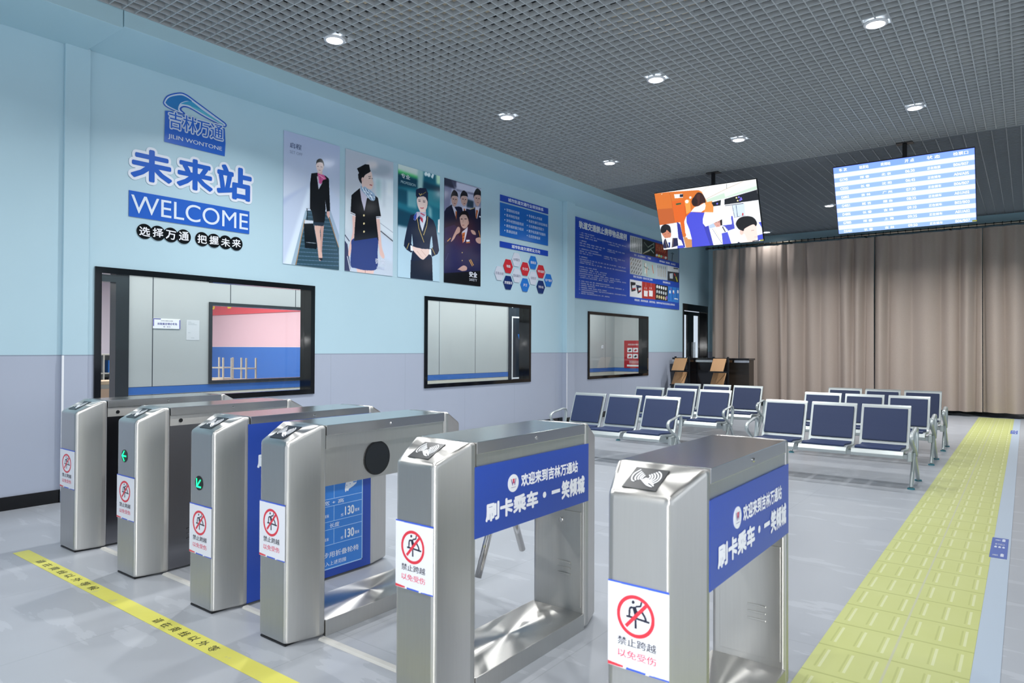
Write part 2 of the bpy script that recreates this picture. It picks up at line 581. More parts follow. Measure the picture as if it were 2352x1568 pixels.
ART = {
 'setoff': ([
  ('g',[(0,'#a2abc6'),(.25,'#aeb9cf'),(.5,'#bfcadb'),(1,'#c4d0e0')]),
  ('p','#b3c0d6',[(-.006,.522),(.452,.36),(.471,.404),(.261,.686),(.14,.997),(-.0,.999)]),
  ('p','#a6b4d0',[(-.006,.511),(.444,.361),(.091,.513),(-.004,.566)]),
  ('p','#b7c4da',[(.806,.357),(1.016,.432),(.993,.824),(.813,.544)]),
  ('p','#c9d6e6',[(.419,.393),(.48,.395),(.189,.997),(.019,.999)]),
  ('b',3),
  ('p','#90a7b8',[(.375,.572),(.443,.566),(.247,.996),(.14,.998)]),
  ('p','#93a7bc',[(.785,.531),(.831,.535),(.995,.72),(.994,.832)]),
  ('p','#2f4a58',[(.417,.568),(.786,.546),(.993,.824),(1.0,1.001),(.206,1.0)]),
  ('l','#55728c',4.3,[(.406,.585),(.796,.567)]),
  ('l','#55728c',4.3,[(.391,.616),(.813,.597)]),
  ('l','#55728c',4.3,[(.377,.647),(.831,.628)]),
  ('l','#55728c',4.3,[(.362,.679),(.848,.658)]),
  ('l','#55728c',4.3,[(.348,.71),(.866,.688)]),
  ('l','#55728c',4.3,[(.333,.741),(.884,.718)]),
  ('l','#55728c',4.3,[(.319,.772),(.901,.749)]),
  ('l','#55728c',4.3,[(.305,.803),(.919,.779)]),
  ('l','#55728c',4.3,[(.29,.834),(.937,.81)]),
  ('l','#55728c',4.3,[(.276,.865),(.955,.84)]),
  ('l','#55728c',4.3,[(.262,.896),(.973,.871)]),
  ('l','#55728c',4.3,[(.248,.927),(.991,.902)]),
  ('l','#55728c',4.3,[(.233,.957),(.994,.934)]),
  ('l','#55728c',4.3,[(.219,.988),(.995,.965)]),
  ('l','#b0804a',5.2,[(.364,.641),(.219,.999)]),
  ('l','#b0804a',5.2,[(.793,.585),(.989,.816)]),
  ('p','#10171d',[(.348,.672),(.515,.66),(.588,.828),(.575,.856),(.371,.86)]),
  ('l','#151c26',6.9,[(.403,.554),(.414,.667)]),
  ('l','#151c26',1.4,[(.391,.554),(.446,.551)]),
  ('l','#8d99a5',4.3,[(.392,.815),(.57,.811)]),
  ('p','#c7cfda',[(.364,.645),(.514,.639),(.515,.66),(.365,.673)]),
  ('s','#cba99d',[(.54,.67),(.638,.663),(.637,.721),(.657,.805),(.682,.904),(.669,.937),(.621,.932),(.587,.809),(.552,.726)]),
  ('s','#b8938a',[(.645,.664),(.704,.66),(.697,.717),(.679,.823),(.674,.869),(.652,.859),(.652,.743)]),
  ('p','#24252e',[(.612,.923),(.683,.919),(.684,.941),(.648,.941)]),
  ('p','#c9a39a',[(.759,.541),(.813,.544),(.811,.587),(.788,.597),(.76,.576)]),
  ('p','#0c1116',[(.476,.541),(.736,.519),(.725,.614),(.695,.667),(.533,.673),(.492,.585)]),
  ('p','#22303f',[(.518,.648),(.719,.637),(.692,.668),(.533,.674)]),
  ('p','#0b0f14',[(.475,.275),(.579,.258),(.659,.262),(.731,.266),(.794,.283),(.822,.536),(.759,.547),(.727,.458),(.74,.534),(.474,.564),(.452,.55),(.452,.36)]),
  ('p','#c2c3d4',[(.575,.286),(.607,.387),(.67,.331),(.659,.278)]),
  ('p','#d2b4ac',[(.584,.243),(.672,.234),(.674,.276),(.594,.315)]),
  ('p','#cc5a90',[(.583,.26),(.659,.265),(.698,.262),(.749,.29),(.682,.306),(.655,.34),(.612,.337),(.607,.302)]),
  ('l','#e9a9c4',5.2,[(.615,.274),(.713,.292)]),
  ('l','#9c3468',4.3,[(.633,.28),(.653,.333)]),
  ('s','#dcc4be',[(.559,.196),(.585,.17),(.655,.162),(.695,.181),(.689,.216),(.641,.25),(.596,.249),(.566,.226)]),
  ('s','#1b1c22',[(.558,.2),(.57,.164),(.619,.144),(.669,.145),(.7,.172),(.699,.196),(.673,.171),(.611,.173),(.571,.185)]),
  ('l','#5a4444',3.5,[(.577,.208),(.607,.206)]),
  ('l','#5a4444',3.5,[(.639,.205),(.671,.205)]),
  ('l','#a9666a',3.5,[(.605,.235),(.644,.234)]),
 ], [
  ('启程', 0.098, 0.076, 0.298, 0.118, '#46567a', 0.018),
  ('SET OFF', 0.098, 0.138, 0.316, 0.16, '#8a97b2', 0),
 ]),
 'smile': ([
  ('g',[(0,'#aab0bb'),(.2,'#b5b9c4'),(.45,'#bcc6ce'),(1,'#b4c0cf')]),
  ('p','#98a2ae',[(.954,.075),(.931,.1),(.866,.124),(.774,.144),(.671,.154),(.58,.154),(.518,.143),(.495,.124),(.517,.1),(.578,.076),(.669,.056),(.771,.045),(.865,.045),(.93,.056)]),
  ('p','#c9c2c4',[(.658,.064),(.646,.08),(.612,.096),(.563,.107),(.508,.113),(.459,.112),(.426,.104),(.413,.091),(.425,.075),(.458,.06),(.507,.048),(.561,.042),(.611,.043),(.645,.051)]),
  ('p','#cfdae2',[(.557,.175),(1.003,.147),(1.005,.456),(.792,.456),(.623,.319)]),
  ('p','#b0bdc8',[(.775,.17),(.807,.167),(.813,.454),(.782,.448)]),
  ('p','#a9c4c8',[(.619,.186),(.723,.18),(.727,.36),(.623,.319)]),
  ('p','#dde5ea',[(.849,.18),(.978,.171),(.97,.305),(.852,.298)]),
  ('p','#c2cdd6',[(-.008,.377),(.107,.415),(.115,.688),(-.001,.648)]),
  ('p','#cdd7e0',[(.665,.383),(1.005,.456),(1.001,.669),(.712,.613)]),
  ('p','#bccadb',[(.713,.647),(1.0,.703),(.997,.882),(.76,.853)]),
  ('b',4),
  ('l','#3c414c',9.1,[(.725,.622),(1.002,.693)]),
  ('l','#8b98aa',5.1,[(.628,.536),(1.005,.618)]),
  ('p','#2b3152',[(-.003,.752),(.051,.781),(.118,.998),(-.0,.998)]),
  ('l','#dbe2ea',6.1,[(.048,.877),(.11,.998)]),
  ('l','#353b50',8.1,[(-.005,.705),(.088,.754)]),
  ('p','#d6b6ae',[(.219,.955),(.607,.936),(.578,.999),(.249,1.0)]),
  ('l','#a87f78',6.1,[(.41,.97),(.411,.999)]),
  ('s','#d2b0a8',[(.145,.537),(.227,.539),(.21,.641),(.134,.807),(.097,.87),(.066,.866),(.083,.795),(.149,.67)]),
  ('s','#d2b0a8',[(.627,.519),(.702,.522),(.726,.654),(.757,.761),(.814,.833),(.785,.856),(.717,.828),(.695,.773),(.638,.635)]),
  ('s','#1c3170',[(.17,.725),(.631,.669),(.663,.816),(.65,.948),(.436,.974),(.219,.968),(.113,.949),(.128,.808)]),
  ('p','#0a0d12',[(.289,.297),(.183,.343),(.122,.372),(.105,.528),(.207,.534),(.191,.634),(.178,.744),(.648,.684),(.686,.713),(.627,.523),(.735,.503),(.664,.345),(.582,.323),(.431,.37),(.383,.481),(.321,.363)]),
  ('p','#bab7c9',[(.29,.309),(.429,.329),(.431,.372),(.383,.481),(.322,.396)]),
  ('l','#d9dee8',7.1,[(.106,.514),(.201,.525)]),
  ('l','#d9dee8',7.1,[(.105,.527),(.2,.537)]),
  ('l','#d9dee8',7.1,[(.627,.51),(.737,.499)]),
  ('l','#d9dee8',7.1,[(.632,.522),(.737,.512)]),
  ('p','#d8c896',[(.392,.516),(.391,.52),(.386,.524),(.379,.526),(.371,.527),(.363,.526),(.358,.523),(.356,.519),(.358,.515),(.363,.512),(.37,.509),(.378,.509),(.385,.51),(.39,.513)]),
  ('p','#d8c896',[(.394,.584),(.392,.588),(.387,.592),(.38,.594),(.372,.595),(.365,.594),(.36,.591),(.358,.587),(.36,.583),(.365,.58),(.372,.577),(.38,.577),(.387,.578),(.392,.581)]),
  ('p','#d8c896',[(.396,.652),(.394,.656),(.389,.66),(.382,.662),(.374,.663),(.367,.661),(.362,.659),(.36,.655),(.362,.651),(.367,.647),(.374,.645),(.382,.644),(.389,.646),(.394,.648)]),
  ('s','#8aa3bd',[(.314,.276),(.479,.291),(.598,.322),(.595,.37),(.511,.378),(.4,.34),(.319,.31)]),
  ('l','#dfe9f2',7.1,[(.339,.288),(.42,.338)]),
  ('l','#dfe9f2',7.1,[(.398,.291),(.481,.366)]),
  ('l','#dfe9f2',7.1,[(.459,.297),(.552,.372)]),
  ('l','#dfe9f2',7.1,[(.359,.315),(.541,.319)]),
  ('l','#dfe9f2',7.1,[(.44,.344),(.592,.347)]),
  ('l','#3d587a',5.1,[(.369,.293),(.511,.367)]),
  ('l','#3d587a',5.1,[(.429,.296),(.582,.356)]),
  ('s','#d9bdb4',[(.346,.201),(.405,.162),(.505,.136),(.537,.157),(.55,.205),(.567,.233),(.535,.278),(.459,.289),(.388,.271),(.342,.288),(.327,.244)]),
  ('s','#14141a',[(.276,.171),(.475,.127),(.499,.138),(.399,.175),(.36,.204),(.327,.232),(.322,.258),(.274,.237),(.253,.206)]),
  ('p','#d3b0a6',[(.365,.218),(.362,.227),(.356,.234),(.347,.239),(.336,.24),(.326,.237),(.32,.231),(.317,.223),(.319,.214),(.326,.207),(.335,.202),(.346,.201),(.355,.204),(.362,.21)]),
  ('p','#0a0c10',[(.226,.141),(.393,.086),(.474,.081),(.501,.133),(.316,.193),(.286,.188)]),
  ('l','#a04e56',7.1,[(.486,.249),(.539,.249)]),
  ('l','#40302e',5.1,[(.465,.2),(.507,.191)]),
  ('l','#40302e',5.1,[(.527,.191),(.55,.191)]),
  ('l','#2a2220',4.1,[(.46,.184),(.513,.175)]),
 ], [
  ('微笑', 0.613, 0.862, 0.837, 0.91, '#dbe2f2', 0.02),
  ('SMILE', 0.643, 0.933, 0.81, 0.954, '#b9c6e4', 0),
 ]),
 'profession': ([
  ('g',[(0,'#2b7f8c'),(.3,'#1f6c80'),(.5,'#1d6a80'),(.56,'#9dbfd0'),(1,'#a6c4d6')]),
  ('p','#0f3d52',[(-.007,.08),(.452,.092),(.998,.099),(.999,.143),(-.002,.199)]),
  ('p','#123f55',[(.001,.392),(.432,.418),(.239,.546),(.0,.544)]),
  ('p','#5f9aa6',[(.209,.217),(.426,.213),(.43,.358),(.214,.36)]),
  ('p','#78aab2',[(.711,.304),(.794,.328),(.796,.421),(.713,.397)]),
  ('p','#2a8494',[(.687,.167),(.999,.162),(1.002,.312),(.69,.29)]),
  ('p','#154d62',[(-.006,.214),(.209,.217),(.214,.345),(-.001,.333)]),
  ('p','#a9c6d6',[(-.005,.544),(.239,.546),(.997,.554),(1.0,1.0),(.0,1.0)]),
  ('p','#49b866',[(-.002,.042),(.445,.054),(.446,.085),(-.001,.083)]),
  ('p','#c6d2cc',[(.0,-.0),(.451,-.0),(.445,.062),(-.002,.053)]),
  ('p','#9cbfbc',[(.449,-.0),(.597,.001),(.565,.182),(.448,.177)]),
  ('p','#135c72',[(.597,.001),(.894,.0),(.903,.088),(.575,.096)]),
  ('p','#bfe3c4',[(.894,.0),(1.0,.0),(.998,.087),(.905,.08)]),
  ('b',3),
  ('p','#dce8ea',[(.687,.015),(.683,.024),(.672,.032),(.656,.038),(.637,.04),(.621,.037),(.61,.031),(.605,.023),(.609,.014),(.62,.006),(.636,.0),(.655,-.002),(.671,.001),(.683,.007)]),
  ('p','#dce8ea',[(.761,.015),(.757,.025),(.746,.033),(.73,.038),(.711,.04),(.695,.038),(.683,.032),(.679,.024),(.683,.014),(.694,.006),(.71,.001),(.729,-.001),(.745,.001),(.757,.007)]),
  ('l','#dce8ea',26.2,[(.791,.04),(.827,-.003)]),
  ('p','#f0f2f4',[(.954,.417),(.996,.406),(.994,.539),(.948,.534)]),
  ('b',1),
  ('p','#1c2434',[(.297,.833),(.809,.79),(.83,.998),(.289,.999)]),
  ('p','#17233c',[(.431,.403),(.284,.43),(.21,.54),(.147,.671),(.136,.716),(.198,.746),(.305,.767),(.366,.74),(.332,.697),(.319,.6),(.345,.696),(.303,.844),(.809,.794),(.782,.7),(.751,.701),(.8,.575),(.827,.682),(.766,.716),(.794,.777),(.948,.74),(.985,.703),(.901,.491),(.838,.434),(.682,.399),(.552,.455)]),
  ('p','#a9c6d6',[(.319,.593),(.349,.696),(.334,.704),(.306,.687)]),
  ('p','#a9c6d6',[(.783,.584),(.819,.69),(.745,.702),(.764,.632)]),
  ('p','#d2d9e6',[(.502,.451),(.652,.398),(.653,.44),(.567,.557),(.513,.496)]),
  ('p','#e0c7bf',[(.5,.364),(.647,.352),(.656,.401),(.515,.416)]),
  ('l','#d2b86a',6.0,[(.432,.422),(.485,.536),(.608,.653)]),
  ('l','#d2b86a',6.0,[(.697,.406),(.675,.492),(.596,.588)]),
  ('p','#b9b4ca',[(.431,.388),(.655,.369),(.636,.403),(.576,.423),(.581,.477),(.524,.453),(.501,.413),(.397,.47),(.358,.463),(.372,.423)]),
  ('p','#b3344c',[(.507,.42),(.576,.438),(.577,.477),(.524,.457)]),
  ('p','#2d4da2',[(.357,.432),(.431,.393),(.417,.457),(.37,.473)]),
  ('l','#b3344c',1.1,[(.432,.418),(.413,.458)]),
  ('l','#b3344c',9.1,[(.521,.392),(.622,.404)]),
  ('p','#16171d',[(.426,.245),(.7,.208),(.698,.305),(.67,.323),(.438,.304)]),
  ('s','#e2cbc4',[(.433,.27),(.506,.237),(.623,.23),(.685,.256),(.682,.314),(.631,.363),(.56,.382),(.5,.369),(.449,.329)]),
  ('p','#16223e',[(.409,.188),(.504,.162),(.649,.151),(.702,.19),(.698,.278),(.644,.236),(.587,.231),(.427,.255),(.406,.242)]),
  ('l','#d8c070',7.0,[(.481,.214),(.516,.23),(.55,.21)]),
  ('l','#a08c50',4.0,[(.55,.221),(.65,.185)]),
  ('l','#33262a',6.0,[(.464,.286),(.517,.285)]),
  ('l','#33262a',6.0,[(.578,.283),(.632,.28)]),
  ('l','#4a3a3a',4.0,[(.459,.275),(.519,.271)]),
  ('l','#4a3a3a',4.0,[(.575,.269),(.638,.267)]),
  ('l','#b9525c',8.0,[(.513,.342),(.553,.345),(.598,.336)]),
  ('s','#e3c9c1',[(.299,.706),(.44,.713),(.61,.714),(.731,.71),(.738,.748),(.642,.795),(.586,.813),(.502,.799),(.353,.744)]),
  ('l','#c09d94',4.0,[(.441,.743),(.582,.802)]),
  ('l','#c09d94',4.0,[(.54,.729),(.662,.775)]),
  ('p','#e8edf4',[(.287,.703),(.326,.701),(.343,.748),(.294,.748)]),
  ('p','#e8edf4',[(.737,.706),(.782,.707),(.779,.761),(.734,.756)]),
  ('l','#d2b86a',5.0,[(.203,.74),(.254,.683)]),
  ('l','#d2b86a',5.0,[(.802,.691),(.886,.751)]),
 ], [
  ('专业', 0.059, 0.072, 0.266, 0.116, '#e2ecf0', 0.02),
  ('PROFESSION', 0.056, 0.138, 0.396, 0.162, '#aed4dc', 0),
 ]),
 'safety': ([
  ('g',[(0,'#33344c'),(.2,'#8f92aa'),(.33,'#6f7390'),(.5,'#1b1f38'),(.9,'#1a1d38'),(1,'#0e1016')]),
  ('p','#a9abc2',[(.202,.058),(.811,.087),(.815,.253),(.031,.322)]),
  ('p','#777a98',[(.001,.079),(.191,.075),(.14,.296),(.005,.332)]),
  ('p','#26273e',[(.0,-.0),(.168,-.0),(.274,.083),(.001,.075)]),
  ('p','#b9bace',[(.295,.005),(1.0,.002),(1.001,.069),(.325,.082)]),
  ('l','#3a3c55',9.2,[(.308,.001),(.274,.083)]),
  ('l','#4b4d68',9.2,[(.314,.086),(1.002,.079)]),
  ('p','#26384a',[(.608,.148),(.789,.152),(.783,.223),(.591,.228)]),
  ('b',2),
  ('p','#161b33',[(.005,.324),(.052,.288),(.187,.242),(.261,.257),(.384,.242),(.522,.246),(.684,.244),(.814,.21),(.999,.203),(1.002,.582),(.001,.65)]),
  ('s','#b8988f',[(.186,.174),(.266,.129),(.347,.166),(.339,.208),(.285,.25),(.232,.248),(.191,.217)]),
  ('s','#14141b',[(.169,.191),(.177,.143),(.247,.094),(.337,.111),(.36,.157),(.333,.148),(.244,.151),(.191,.165)]),
  ('l','#2b2024',6.9,[(.218,.184),(.253,.183)]),
  ('l','#2b2024',6.9,[(.284,.182),(.32,.182)]),
  ('l','#7d5552',5.7,[(.249,.224),(.294,.223)]),
  ('l','#97786f',5.7,[(.271,.187),(.276,.205)]),
  ('s','#b8988f',[(.437,.15),(.524,.109),(.612,.141),(.604,.183),(.544,.221),(.489,.22),(.443,.194)]),
  ('s','#14141b',[(.42,.168),(.428,.118),(.505,.073),(.602,.09),(.626,.132),(.598,.123),(.501,.126),(.442,.141)]),
  ('l','#2b2024',6.9,[(.474,.159),(.511,.159)]),
  ('l','#2b2024',6.9,[(.543,.158),(.58,.157)]),
  ('l','#7d5552',5.7,[(.507,.2),(.553,.199)]),
  ('l','#97786f',5.7,[(.529,.162),(.534,.181)]),
  ('s','#b8988f',[(.805,.105),(.899,.05),(.997,.094),(.988,.137),(.921,.189),(.863,.187),(.81,.15)]),
  ('s','#14141b',[(.786,.123),(.795,.072),(.879,.014),(.986,.03),(1.011,.085),(.982,.076),(.876,.079),(.809,.096)]),
  ('l','#2b2024',6.9,[(.848,.114),(.886,.113)]),
  ('l','#2b2024',6.9,[(.92,.112),(.958,.111)]),
  ('l','#7d5552',5.7,[(.882,.155),(.93,.154)]),
  ('l','#97786f',5.7,[(.905,.117),(.911,.136)]),
  ('p','#c3c2d2',[(.194,.247),(.261,.257),(.329,.296),(.314,.37)]),
  ('p','#a05a36',[(.291,.295),(.331,.296),(.315,.378),(.292,.348)]),
  ('p','#c3c2d2',[(.457,.24),(.591,.228),(.568,.275),(.499,.289)]),
  ('p','#a05a36',[(.51,.251),(.556,.25),(.55,.276),(.518,.279)]),
  ('p','#c3c2d2',[(.83,.206),(.97,.193),(.888,.322),(.846,.3)]),
  ('p','#a05a36',[(.855,.233),(.917,.232),(.876,.323),(.847,.309)]),
  ('l','#c9b478',5.7,[(.684,.244),(.814,.216)]),
  ('p','#dfe0ea',[(.947,.285),(.996,.284),(.996,.298),(.948,.299)]),
  ('p','#1c1e42',[(.629,.434),(.759,.445),(.855,.475),(.997,.582),(1.002,.852),(.005,.908),(.036,.648),(.189,.597),(.255,.544),(.457,.488)]),
  ('p','#23254a',[(.007,.483),(.253,.431),(.388,.453),(.299,.525),(.167,.599),(.009,.626)]),
  ('p','#c9c7d5',[(.461,.488),(.629,.422),(.618,.46),(.546,.572),(.5,.587)]),
  ('p','#b9663a',[(.471,.496),(.553,.48),(.527,.569),(.486,.594)]),
  ('l','#5a2c1e',5.7,[(.492,.519),(.54,.507)]),
  ('l','#5a2c1e',5.7,[(.488,.552),(.531,.539)]),
  ('s','#c3a298',[(.409,.329),(.518,.297),(.62,.311),(.644,.367),(.606,.424),(.514,.447),(.444,.424),(.414,.378)]),
  ('s','#0f0f15',[(.404,.346),(.413,.309),(.476,.281),(.58,.267),(.65,.301),(.654,.358),(.616,.328),(.569,.308),(.465,.316)]),
  ('l','#2b2024',6.9,[(.432,.36),(.482,.357)]),
  ('l','#2b2024',6.9,[(.535,.351),(.597,.346)]),
  ('l','#8d5c58',6.9,[(.474,.418),(.529,.414)]),
  ('l','#9c7d74',5.7,[(.501,.362),(.492,.392)]),
  ('p','#b08d84',[(.659,.378),(.657,.387),(.652,.394),(.644,.399),(.636,.399),(.629,.396),(.623,.39),(.621,.381),(.623,.373),(.628,.365),(.635,.361),(.644,.36),(.651,.363),(.657,.37)]),
  ('s','#bb998f',[(.287,.493),(.354,.444),(.415,.451),(.407,.492),(.321,.523),(.259,.568),(.178,.602),(.21,.563)]),
  ('l','#16161c',11.5,[(.389,.526),(.468,.483)]),
  ('s','#b8968c',[(.361,.857),(.508,.812),(.606,.823),(.597,.853),(.486,.867),(.395,.859)]),
  ('s','#b8968c',[(.855,.521),(.995,.502),(.991,.562),(.88,.557)]),
  ('s','#b8968c',[(.712,.448),(.818,.449),(.855,.483),(.759,.482)]),
  ('p','#d9dbe6',[(.585,.554),(.678,.546),(.685,.562),(.592,.574)]),
  ('l','#c87a40',8.0,[(.585,.582),(.69,.572)]),
  ('l','#c9974e',9.2,[(.67,.747),(.761,.805)]),
  ('l','#c9974e',9.2,[(.707,.74),(.794,.795)]),
  ('l','#c9974e',8.0,[(.083,.603),(.17,.565)]),
  ('l','#c9974e',8.0,[(.938,.435),(.976,.495)]),
  ('p','#c9b478',[(.492,.686),(.491,.689),(.487,.691),(.482,.692),(.476,.693),(.47,.692),(.466,.69),(.465,.688),(.466,.685),(.47,.683),(.475,.682),(.482,.681),(.487,.682),(.491,.684)]),
  ('p','#c9b478',[(.494,.764),(.492,.766),(.489,.769),(.483,.77),(.477,.77),(.471,.77),(.468,.768),(.466,.766),(.468,.763),(.471,.761),(.477,.759),(.483,.759),(.488,.76),(.492,.762)]),
  ('l','#4a4d6e',3.4,[(.038,.791),(.113,.714)]),
  ('p','#0d0f14',[(-.001,.912),(.395,.884),(1.002,.839),(1.0,1.0),(.0,1.0)]),
 ], [
  ('安全', 0.67, 0.861, 0.899, 0.918, '#e4e8f2', 0.03),
  ('SAFETY', 0.677, 0.93, 0.896, 0.956, '#cdd3e0', 0),
 ]),
 'board': ([
  ('g',[(0,'#1c40a2'),(1,'#1f47a8')]),
  ('p','#b4b4b0',[(.46,.041),(.581,.04),(.58,.263),(.46,.266)]),
  ('l','#1e2226',1.6,[(.478,.052),(.474,.204)]),
  ('l','#3a3e42',2.5,[(.476,.158),(.472,.25)]),
  ('l','#1e2226',1.6,[(.495,.052),(.491,.204)]),
  ('l','#3a3e42',2.5,[(.493,.157),(.49,.25)]),
  ('l','#1e2226',1.6,[(.513,.052),(.509,.204)]),
  ('l','#3a3e42',2.5,[(.511,.157),(.507,.251)]),
  ('l','#1e2226',1.6,[(.53,.052),(.526,.204)]),
  ('l','#3a3e42',2.5,[(.528,.157),(.525,.251)]),
  ('l','#1e2226',1.6,[(.548,.052),(.544,.204)]),
  ('l','#3a3e42',2.5,[(.546,.157),(.542,.251)]),
  ('l','#1e2226',1.6,[(.566,.053),(.562,.204)]),
  ('l','#3a3e42',2.5,[(.564,.156),(.56,.251)]),
  ('p','#1d2420',[(.581,.04),(.72,.039),(.719,.259),(.58,.263)]),
  ('l','#aab6ac',2.2,[(.606,.23),(.668,.16),(.704,.205)]),
  ('l','#93a090',1.9,[(.641,.141),(.704,.06),(.704,.118),(.668,.15)]),
  ('l','#c8b48c',1.6,[(.589,.25),(.661,.181)]),
  ('l','#59655c',2.9,[(.6,.081),(.641,.141)]),
  ('p','#7b3026',[(.72,.039),(.859,.037),(.859,.255),(.719,.259)]),
  ('l','#c44a34',2.9,[(.729,.055),(.727,.167)]),
  ('l','#d8b060',1.3,[(.74,.06),(.738,.153)]),
  ('l','#c44a34',2.9,[(.752,.054),(.75,.167)]),
  ('l','#d8b060',1.3,[(.763,.06),(.762,.153)]),
  ('l','#c44a34',2.9,[(.776,.054),(.773,.166)]),
  ('l','#d8b060',1.3,[(.787,.06),(.785,.152)]),
  ('l','#c44a34',2.9,[(.8,.054),(.797,.165)]),
  ('l','#d8b060',1.3,[(.811,.06),(.809,.151)]),
  ('l','#c44a34',2.9,[(.824,.054),(.821,.165)]),
  ('l','#d8b060',1.3,[(.835,.059),(.833,.151)]),
  ('p','#b8c8d8',[(.749,.218),(.748,.227),(.744,.235),(.739,.24),(.733,.242),(.728,.24),(.724,.235),(.723,.227),(.724,.218),(.728,.21),(.733,.204),(.739,.202),(.744,.204),(.748,.21)]),
  ('p','#e0d870',[(.774,.219),(.773,.228),(.769,.236),(.764,.242),(.758,.244),(.753,.242),(.749,.236),(.748,.228),(.749,.219),(.753,.211),(.758,.205),(.764,.203),(.769,.205),(.773,.211)]),
  ('p','#8cc0a0',[(.799,.22),(.798,.229),(.794,.237),(.789,.243),(.783,.245),(.777,.243),(.774,.237),(.773,.229),(.774,.22),(.778,.212),(.783,.206),(.789,.204),(.794,.206),(.798,.212)]),
  ('p','#c05850',[(.825,.221),(.823,.23),(.82,.238),(.814,.244),(.808,.246),(.803,.244),(.799,.239),(.798,.23),(.799,.221),(.803,.213),(.808,.208),(.814,.205),(.82,.207),(.823,.213)]),
  ('p','#d8d0c8',[(.85,.222),(.849,.231),(.845,.24),(.84,.245),(.834,.247),(.828,.245),(.824,.24),(.823,.232),(.825,.223),(.828,.214),(.834,.209),(.84,.207),(.845,.208),(.849,.214)]),
  ('p','#6b7f8c',[(.859,.037),(.995,.039),(.995,.261),(.859,.255)]),
  ('l','#2d3a42',3.8,[(.917,.118),(.909,.253)]),
  ('l','#44525a',2.5,[(.898,.136),(.933,.133)]),
  ('p','#aab0b2',[(.461,.339),(.58,.338),(.58,.577),(.46,.576)]),
  ('l','#17191c',1.9,[(.475,.35),(.465,.388)]),
  ('l','#17191c',1.9,[(.479,.405),(.469,.443)]),
  ('l','#17191c',1.9,[(.483,.461),(.472,.499)]),
  ('l','#17191c',1.9,[(.486,.517),(.476,.555)]),
  ('l','#17191c',1.9,[(.497,.352),(.487,.39)]),
  ('l','#17191c',1.9,[(.501,.407),(.49,.446)]),
  ('l','#17191c',1.9,[(.505,.463),(.494,.502)]),
  ('l','#17191c',1.9,[(.508,.519),(.498,.557)]),
  ('l','#17191c',1.9,[(.519,.353),(.509,.392)]),
  ('l','#17191c',1.9,[(.523,.41),(.512,.448)]),
  ('l','#17191c',1.9,[(.527,.466),(.516,.504)]),
  ('l','#17191c',1.9,[(.531,.522),(.52,.56)]),
  ('l','#17191c',1.9,[(.542,.355),(.531,.394)]),
  ('l','#17191c',1.9,[(.545,.412),(.535,.45)]),
  ('l','#17191c',1.9,[(.549,.468),(.539,.507)]),
  ('l','#17191c',1.9,[(.553,.525),(.542,.563)]),
  ('l','#17191c',1.9,[(.564,.357),(.553,.396)]),
  ('l','#17191c',1.9,[(.568,.414),(.557,.453)]),
  ('l','#17191c',1.9,[(.572,.471),(.561,.509)]),
  ('l','#17191c',1.9,[(.576,.528),(.565,.566)]),
  ('l','#a8865c',1.6,[(.467,.453),(.477,.413)]),
  ('p','#9cb0b0',[(.58,.338),(.721,.339),(.72,.579),(.58,.577)]),
  ('l','#e6ece8',2.9,[(.619,.377),(.612,.53)]),
  ('l','#b8805c',1.9,[(.606,.381),(.633,.563)]),
  ('l','#c0603c',2.9,[(.686,.384),(.7,.505)]),
  ('l','#5a6a68',1.9,[(.599,.43),(.654,.461)]),
  ('l','#d4a890',1.9,[(.64,.418),(.626,.526)]),
  ('p','#a3b0b8',[(.721,.339),(.859,.335),(.858,.566),(.72,.579)]),
  ('l','#33332e',2.5,[(.749,.366),(.75,.405)]),
  ('l','#97835c',2.2,[(.75,.405),(.753,.534)]),
  ('l','#33332e',2.5,[(.769,.366),(.771,.405)]),
  ('l','#97835c',2.2,[(.771,.405),(.773,.534)]),
  ('l','#33332e',2.5,[(.79,.365),(.791,.404)]),
  ('l','#97835c',2.2,[(.791,.404),(.794,.533)]),
  ('l','#33332e',2.5,[(.811,.365),(.812,.404)]),
  ('l','#97835c',2.2,[(.812,.404),(.815,.532)]),
  ('l','#33332e',2.5,[(.832,.364),(.833,.403)]),
  ('l','#97835c',2.2,[(.833,.403),(.836,.531)]),
  ('p','#c2c8cc',[(.859,.335),(.995,.336),(.994,.411),(.859,.425)]),
  ('p','#2c3238',[(.859,.425),(.994,.411),(.994,.568),(.858,.566)]),
  ('l','#20262c',2.5,[(.929,.359),(.985,.352)]),
  ('p','#b8c0c8',[(.882,.454),(.921,.437),(.921,.524),(.883,.529)]),
  ('l','#c03a30',3.8,[(.936,.438),(.952,.474)]),
  ('l','#c8c040',4.5,[(.956,.483),(.976,.555)]),
  ('p','#d6d8da',[(.461,.651),(.581,.652),(.58,.893),(.46,.891)]),
  ('p','#23262c',[(.466,.686),(.515,.683),(.517,.798),(.476,.821)]),
  ('p','#2b2e35',[(.52,.714),(.575,.719),(.571,.8),(.538,.838)]),
  ('p','#d0d4da',[(.481,.733),(.515,.72),(.516,.757),(.484,.773)]),
  ('p','#b84040',[(.483,.774),(.516,.757),(.516,.775),(.484,.792)]),
  ('p','#d0d4da',[(.543,.755),(.571,.741),(.57,.777),(.544,.797)]),
  ('p','#b84040',[(.544,.794),(.57,.775),(.57,.788),(.544,.809)]),
  ('l','#27407a',1.9,[(.528,.731),(.551,.739)]),
  ('p','#9c2f2a',[(.581,.652),(.721,.653),(.721,.886),(.58,.893)]),
  ('p','#d8d6d8',[(.599,.775),(.639,.775),(.638,.857),(.601,.86)]),
  ('p','#b04034',[(.602,.751),(.636,.752),(.638,.776),(.599,.775)]),
  ('l','#e8e4e4',1.6,[(.61,.725),(.61,.754)]),
